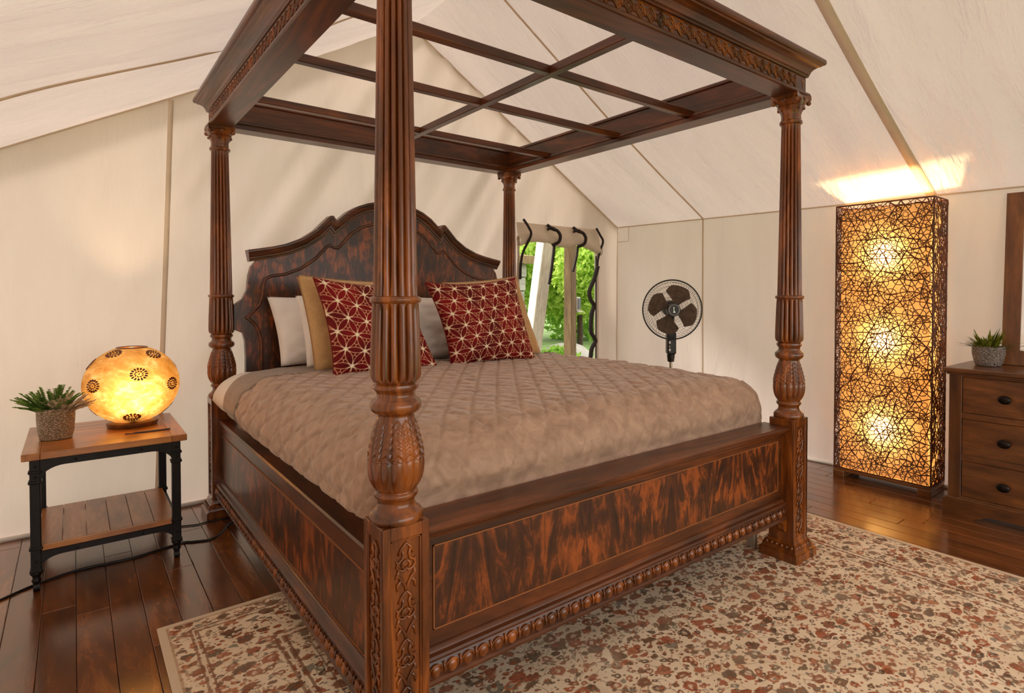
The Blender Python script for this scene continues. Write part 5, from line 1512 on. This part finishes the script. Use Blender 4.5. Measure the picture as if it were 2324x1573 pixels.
slanted('leaning_post', (2.66, 3.10, -0.15), (3.02, 3.00, 2.6), 0.19, 0.12, M['pale_post'], 'pale weathered timber leaning outside the window', 'post')
slanted('timber_brace', (2.93, 3.42, -0.15), (3.08, 3.32, 1.55), 0.10, 0.08, M['pale_post'], 'shorter pale timber brace behind the leaning one outside the window', 'post')
bp = tag(empty('timber_post', (3.172, 2.955, -0.15)), 'upright brown square timber post outside with a small grey electrical box', 'post')
bp.rotation_euler = (0, 0, 0.25)
MB().cbox(-0.046, 0.046, -0.046, 0.046, 0, 2.8, 0.004).build('shaft', M['brown_post'], bp)
eb = MB().cbox(0.042, 0.115, -0.050, 0.030, 1.27, 1.41, 0.006).build('electrical_box', simple('grey_box', srgb(190, 190, 186), 0.5), bp)
MB().cbox(0.062, 0.113, -0.055, -0.049, 1.285, 1.395, 0.003).build('cover', simple('dark_cover', srgb(90, 92, 96), 0.4), eb)
MB().cbox(0.045, 0.150, -0.060, 0.035, 1.255, 1.268, 0.003).build('ledge', M['pale_post'], eb)
shed = tag(empty('shed', (4.70, 5.80, -0.15)), 'grey weathered plank shed seen through the window', 'shed')
MB().box(-3.0, 0.0, 0.03, 2.5, 0.0, 1.92).build('core', M['subfloor'], shed)
zz_ = 0.0
random.seed(5)
while zz_ < 1.9:
    MB().cbox(-3.0, 0.02 + random.uniform(-0.02, 0.02), 0.0, 0.045, zz_ + 0.006, zz_ + 0.205, 0.006).build('siding_plank', M['siding'], shed)
    MB().cbox(-0.03, 0.018, 0.047, 2.5, zz_ + 0.006, zz_ + 0.205, 0.006).build('siding_plank', M['siding'], shed)
    zz_ += 0.212
MB().extrude_poly([Vector((-3.2, -0.12, 1.90)), Vector((0.14, -0.12, 1.90)), Vector((0.14, -0.12, 2.02)), Vector((-3.2, -0.12, 2.02))], (0, 2.8, 0.35)).build('roof', M['brown_post'], shed)
# pale boulders bordering a bank
M['rock'] = simple('pale_rock', srgb(176, 170, 160), 0.9, var=0.15, vscale=6, bmp=0.5, bscale=9)
rnd = random.Random(21)
for i, (bx, by, bz, s) in enumerate(((4.95, 5.05, 0.10, .48), (6.05, 4.75, 0.12, .46), (5.55, 5.75, 0.30, .48), (6.65, 5.55, 0.28, .42))):
    mb = MB().ellipsoid((0, 0, 0), s, s * .7, s * .62, 14, 10)
    mb.v = [tuple(Vector(p) * (1 + 0.22 * float(vnoise(p[0] * 4 + i * 7, p[1] * 4 + p[2] * 3, 55)))) for p in mb.v]
    o = mb.build('boulder', M['rock'], smooth=True); o.location = (bx, by, bz - 0.1)
    tag(o, ('pale boulder beside the foot of the shed outside', 'pale boulder under the leafy sapling outside', 'pale boulder on the bank behind the two lower ones', 'smallest pale boulder on the bank beneath the bright tree')[i], 'rock', 'boulders outside the window')
M['tree_a'] = leaf_mat('bright_leaf', srgb(140, 184, 62), srgb(212, 228, 122), 0.6)
M['tree_b'] = leaf_mat('mid_leaf', srgb(104, 156, 52), srgb(180, 212, 100), 0.6)
M['bark'] = simple('bark', srgb(72, 54, 40), 0.9, var=0.3, bmp=0.5)
def tree(name, loc, rad, h, nleaf, seed, mat, label, trunk_r=0.09, ls=0.10, group=None, lean=(0, 0)):
    root = tag(empty(name, loc), label, 'tree' if 'tree' in name else 'shrub', group)
    rnd = np.random.default_rng(seed)
    c = np.array([lean[0], lean[1], h])
    d = rnd.normal(size=(nleaf, 3)); d /= np.linalg.norm(d, axis=1, keepdims=True)
    rr = rnd.uniform(0.45, 1, (nleaf, 1)) ** 0.6
    clump = 1 + 0.35 * vnoise(d[:, 0] * 3 + seed, d[:, 1] * 3 + d[:, 2] * 2, seed)[:, None]
    p = c + d * rr * clump * np.array(rad)
    a = rnd.normal(size=(nleaf, 3)); a /= np.linalg.norm(a, axis=1, keepdims=True)
    b = np.cross(a, rnd.normal(size=(nleaf, 3))); b /= np.linalg.norm(b, axis=1, keepdims=True)
    s = ls * rnd.uniform(0.6, 1.2, (nleaf, 1))
    q = np.stack([p - a * s, p + b * s * 0.45, p + a * s, p - b * s * 0.45], 1).reshape(-1, 3)
    me = bpy.data.meshes.new('foliage'); idx = np.arange(nleaf * 4).reshape(-1, 4)
    me.from_pydata(q.tolist(), [], idx.tolist()); me.materials.append(mat); me.update()
    fo = link('foliage', me, root); fo['kind'] = 'stuff'
    if trunk_r:
        tp = [(0, 0, 0), (lean[0] * .3 + 0.04, lean[1] * .3, h * 0.35), (lean[0] * .7 - 0.03, lean[1] * .7, h * 0.7), (lean[0], lean[1], h)]
        MB().tube(smooth_path(tp, 5), [trunk_r * (1 - 0.7 * k / 15) for k in range(16)], 8).build('trunk', M['bark'], root, smooth=True)
    return root
tree('leafy_tree', (6.75, 6.85, -0.15), (1.45, 1.25, 1.3), 2.3, 5200, 1, M['tree_a'], 'bright leafy tree spreading behind the boulders outside the window', 0.07, 0.13)
tree('leafy_tree', (11.4, 12.4, -0.15), (3.8, 2.6, 3.2), 3.3, 9000, 2, M['tree_b'], 'large green tree filling the background outside the window', 0.18, 0.20)
tree('leafy_tree', (4.9, 11.6, -0.15), (2.0, 1.8, 2.6), 3.2, 5000, 3, M['tree_a'], 'green tree rising behind the plank shed', 0.15, 0.18)
tree('shrub', (4.32, 4.55, -0.15), (0.45, 0.35, 0.30), 0.42, 1400, 4, M['tree_b'], 'low green shrub in front of the boulders outside the window', 0.02, 0.06)
tree('shrub', (5.40, 4.02, -0.15), (0.45, 0.35, 0.32), 0.45, 1400, 5, M['tree_a'], 'low yellow-green shrub beside the brown timber post', 0.02, 0.06)
tree('leafy_tree', (5.4, 4.9, -0.15), (0.62, 0.5, 0.55), 1.75, 2600, 6, M['tree_a'], 'young leafy sapling with arching twigs beside the window', 0.025, 0.08, lean=(-0.15, -0.1))
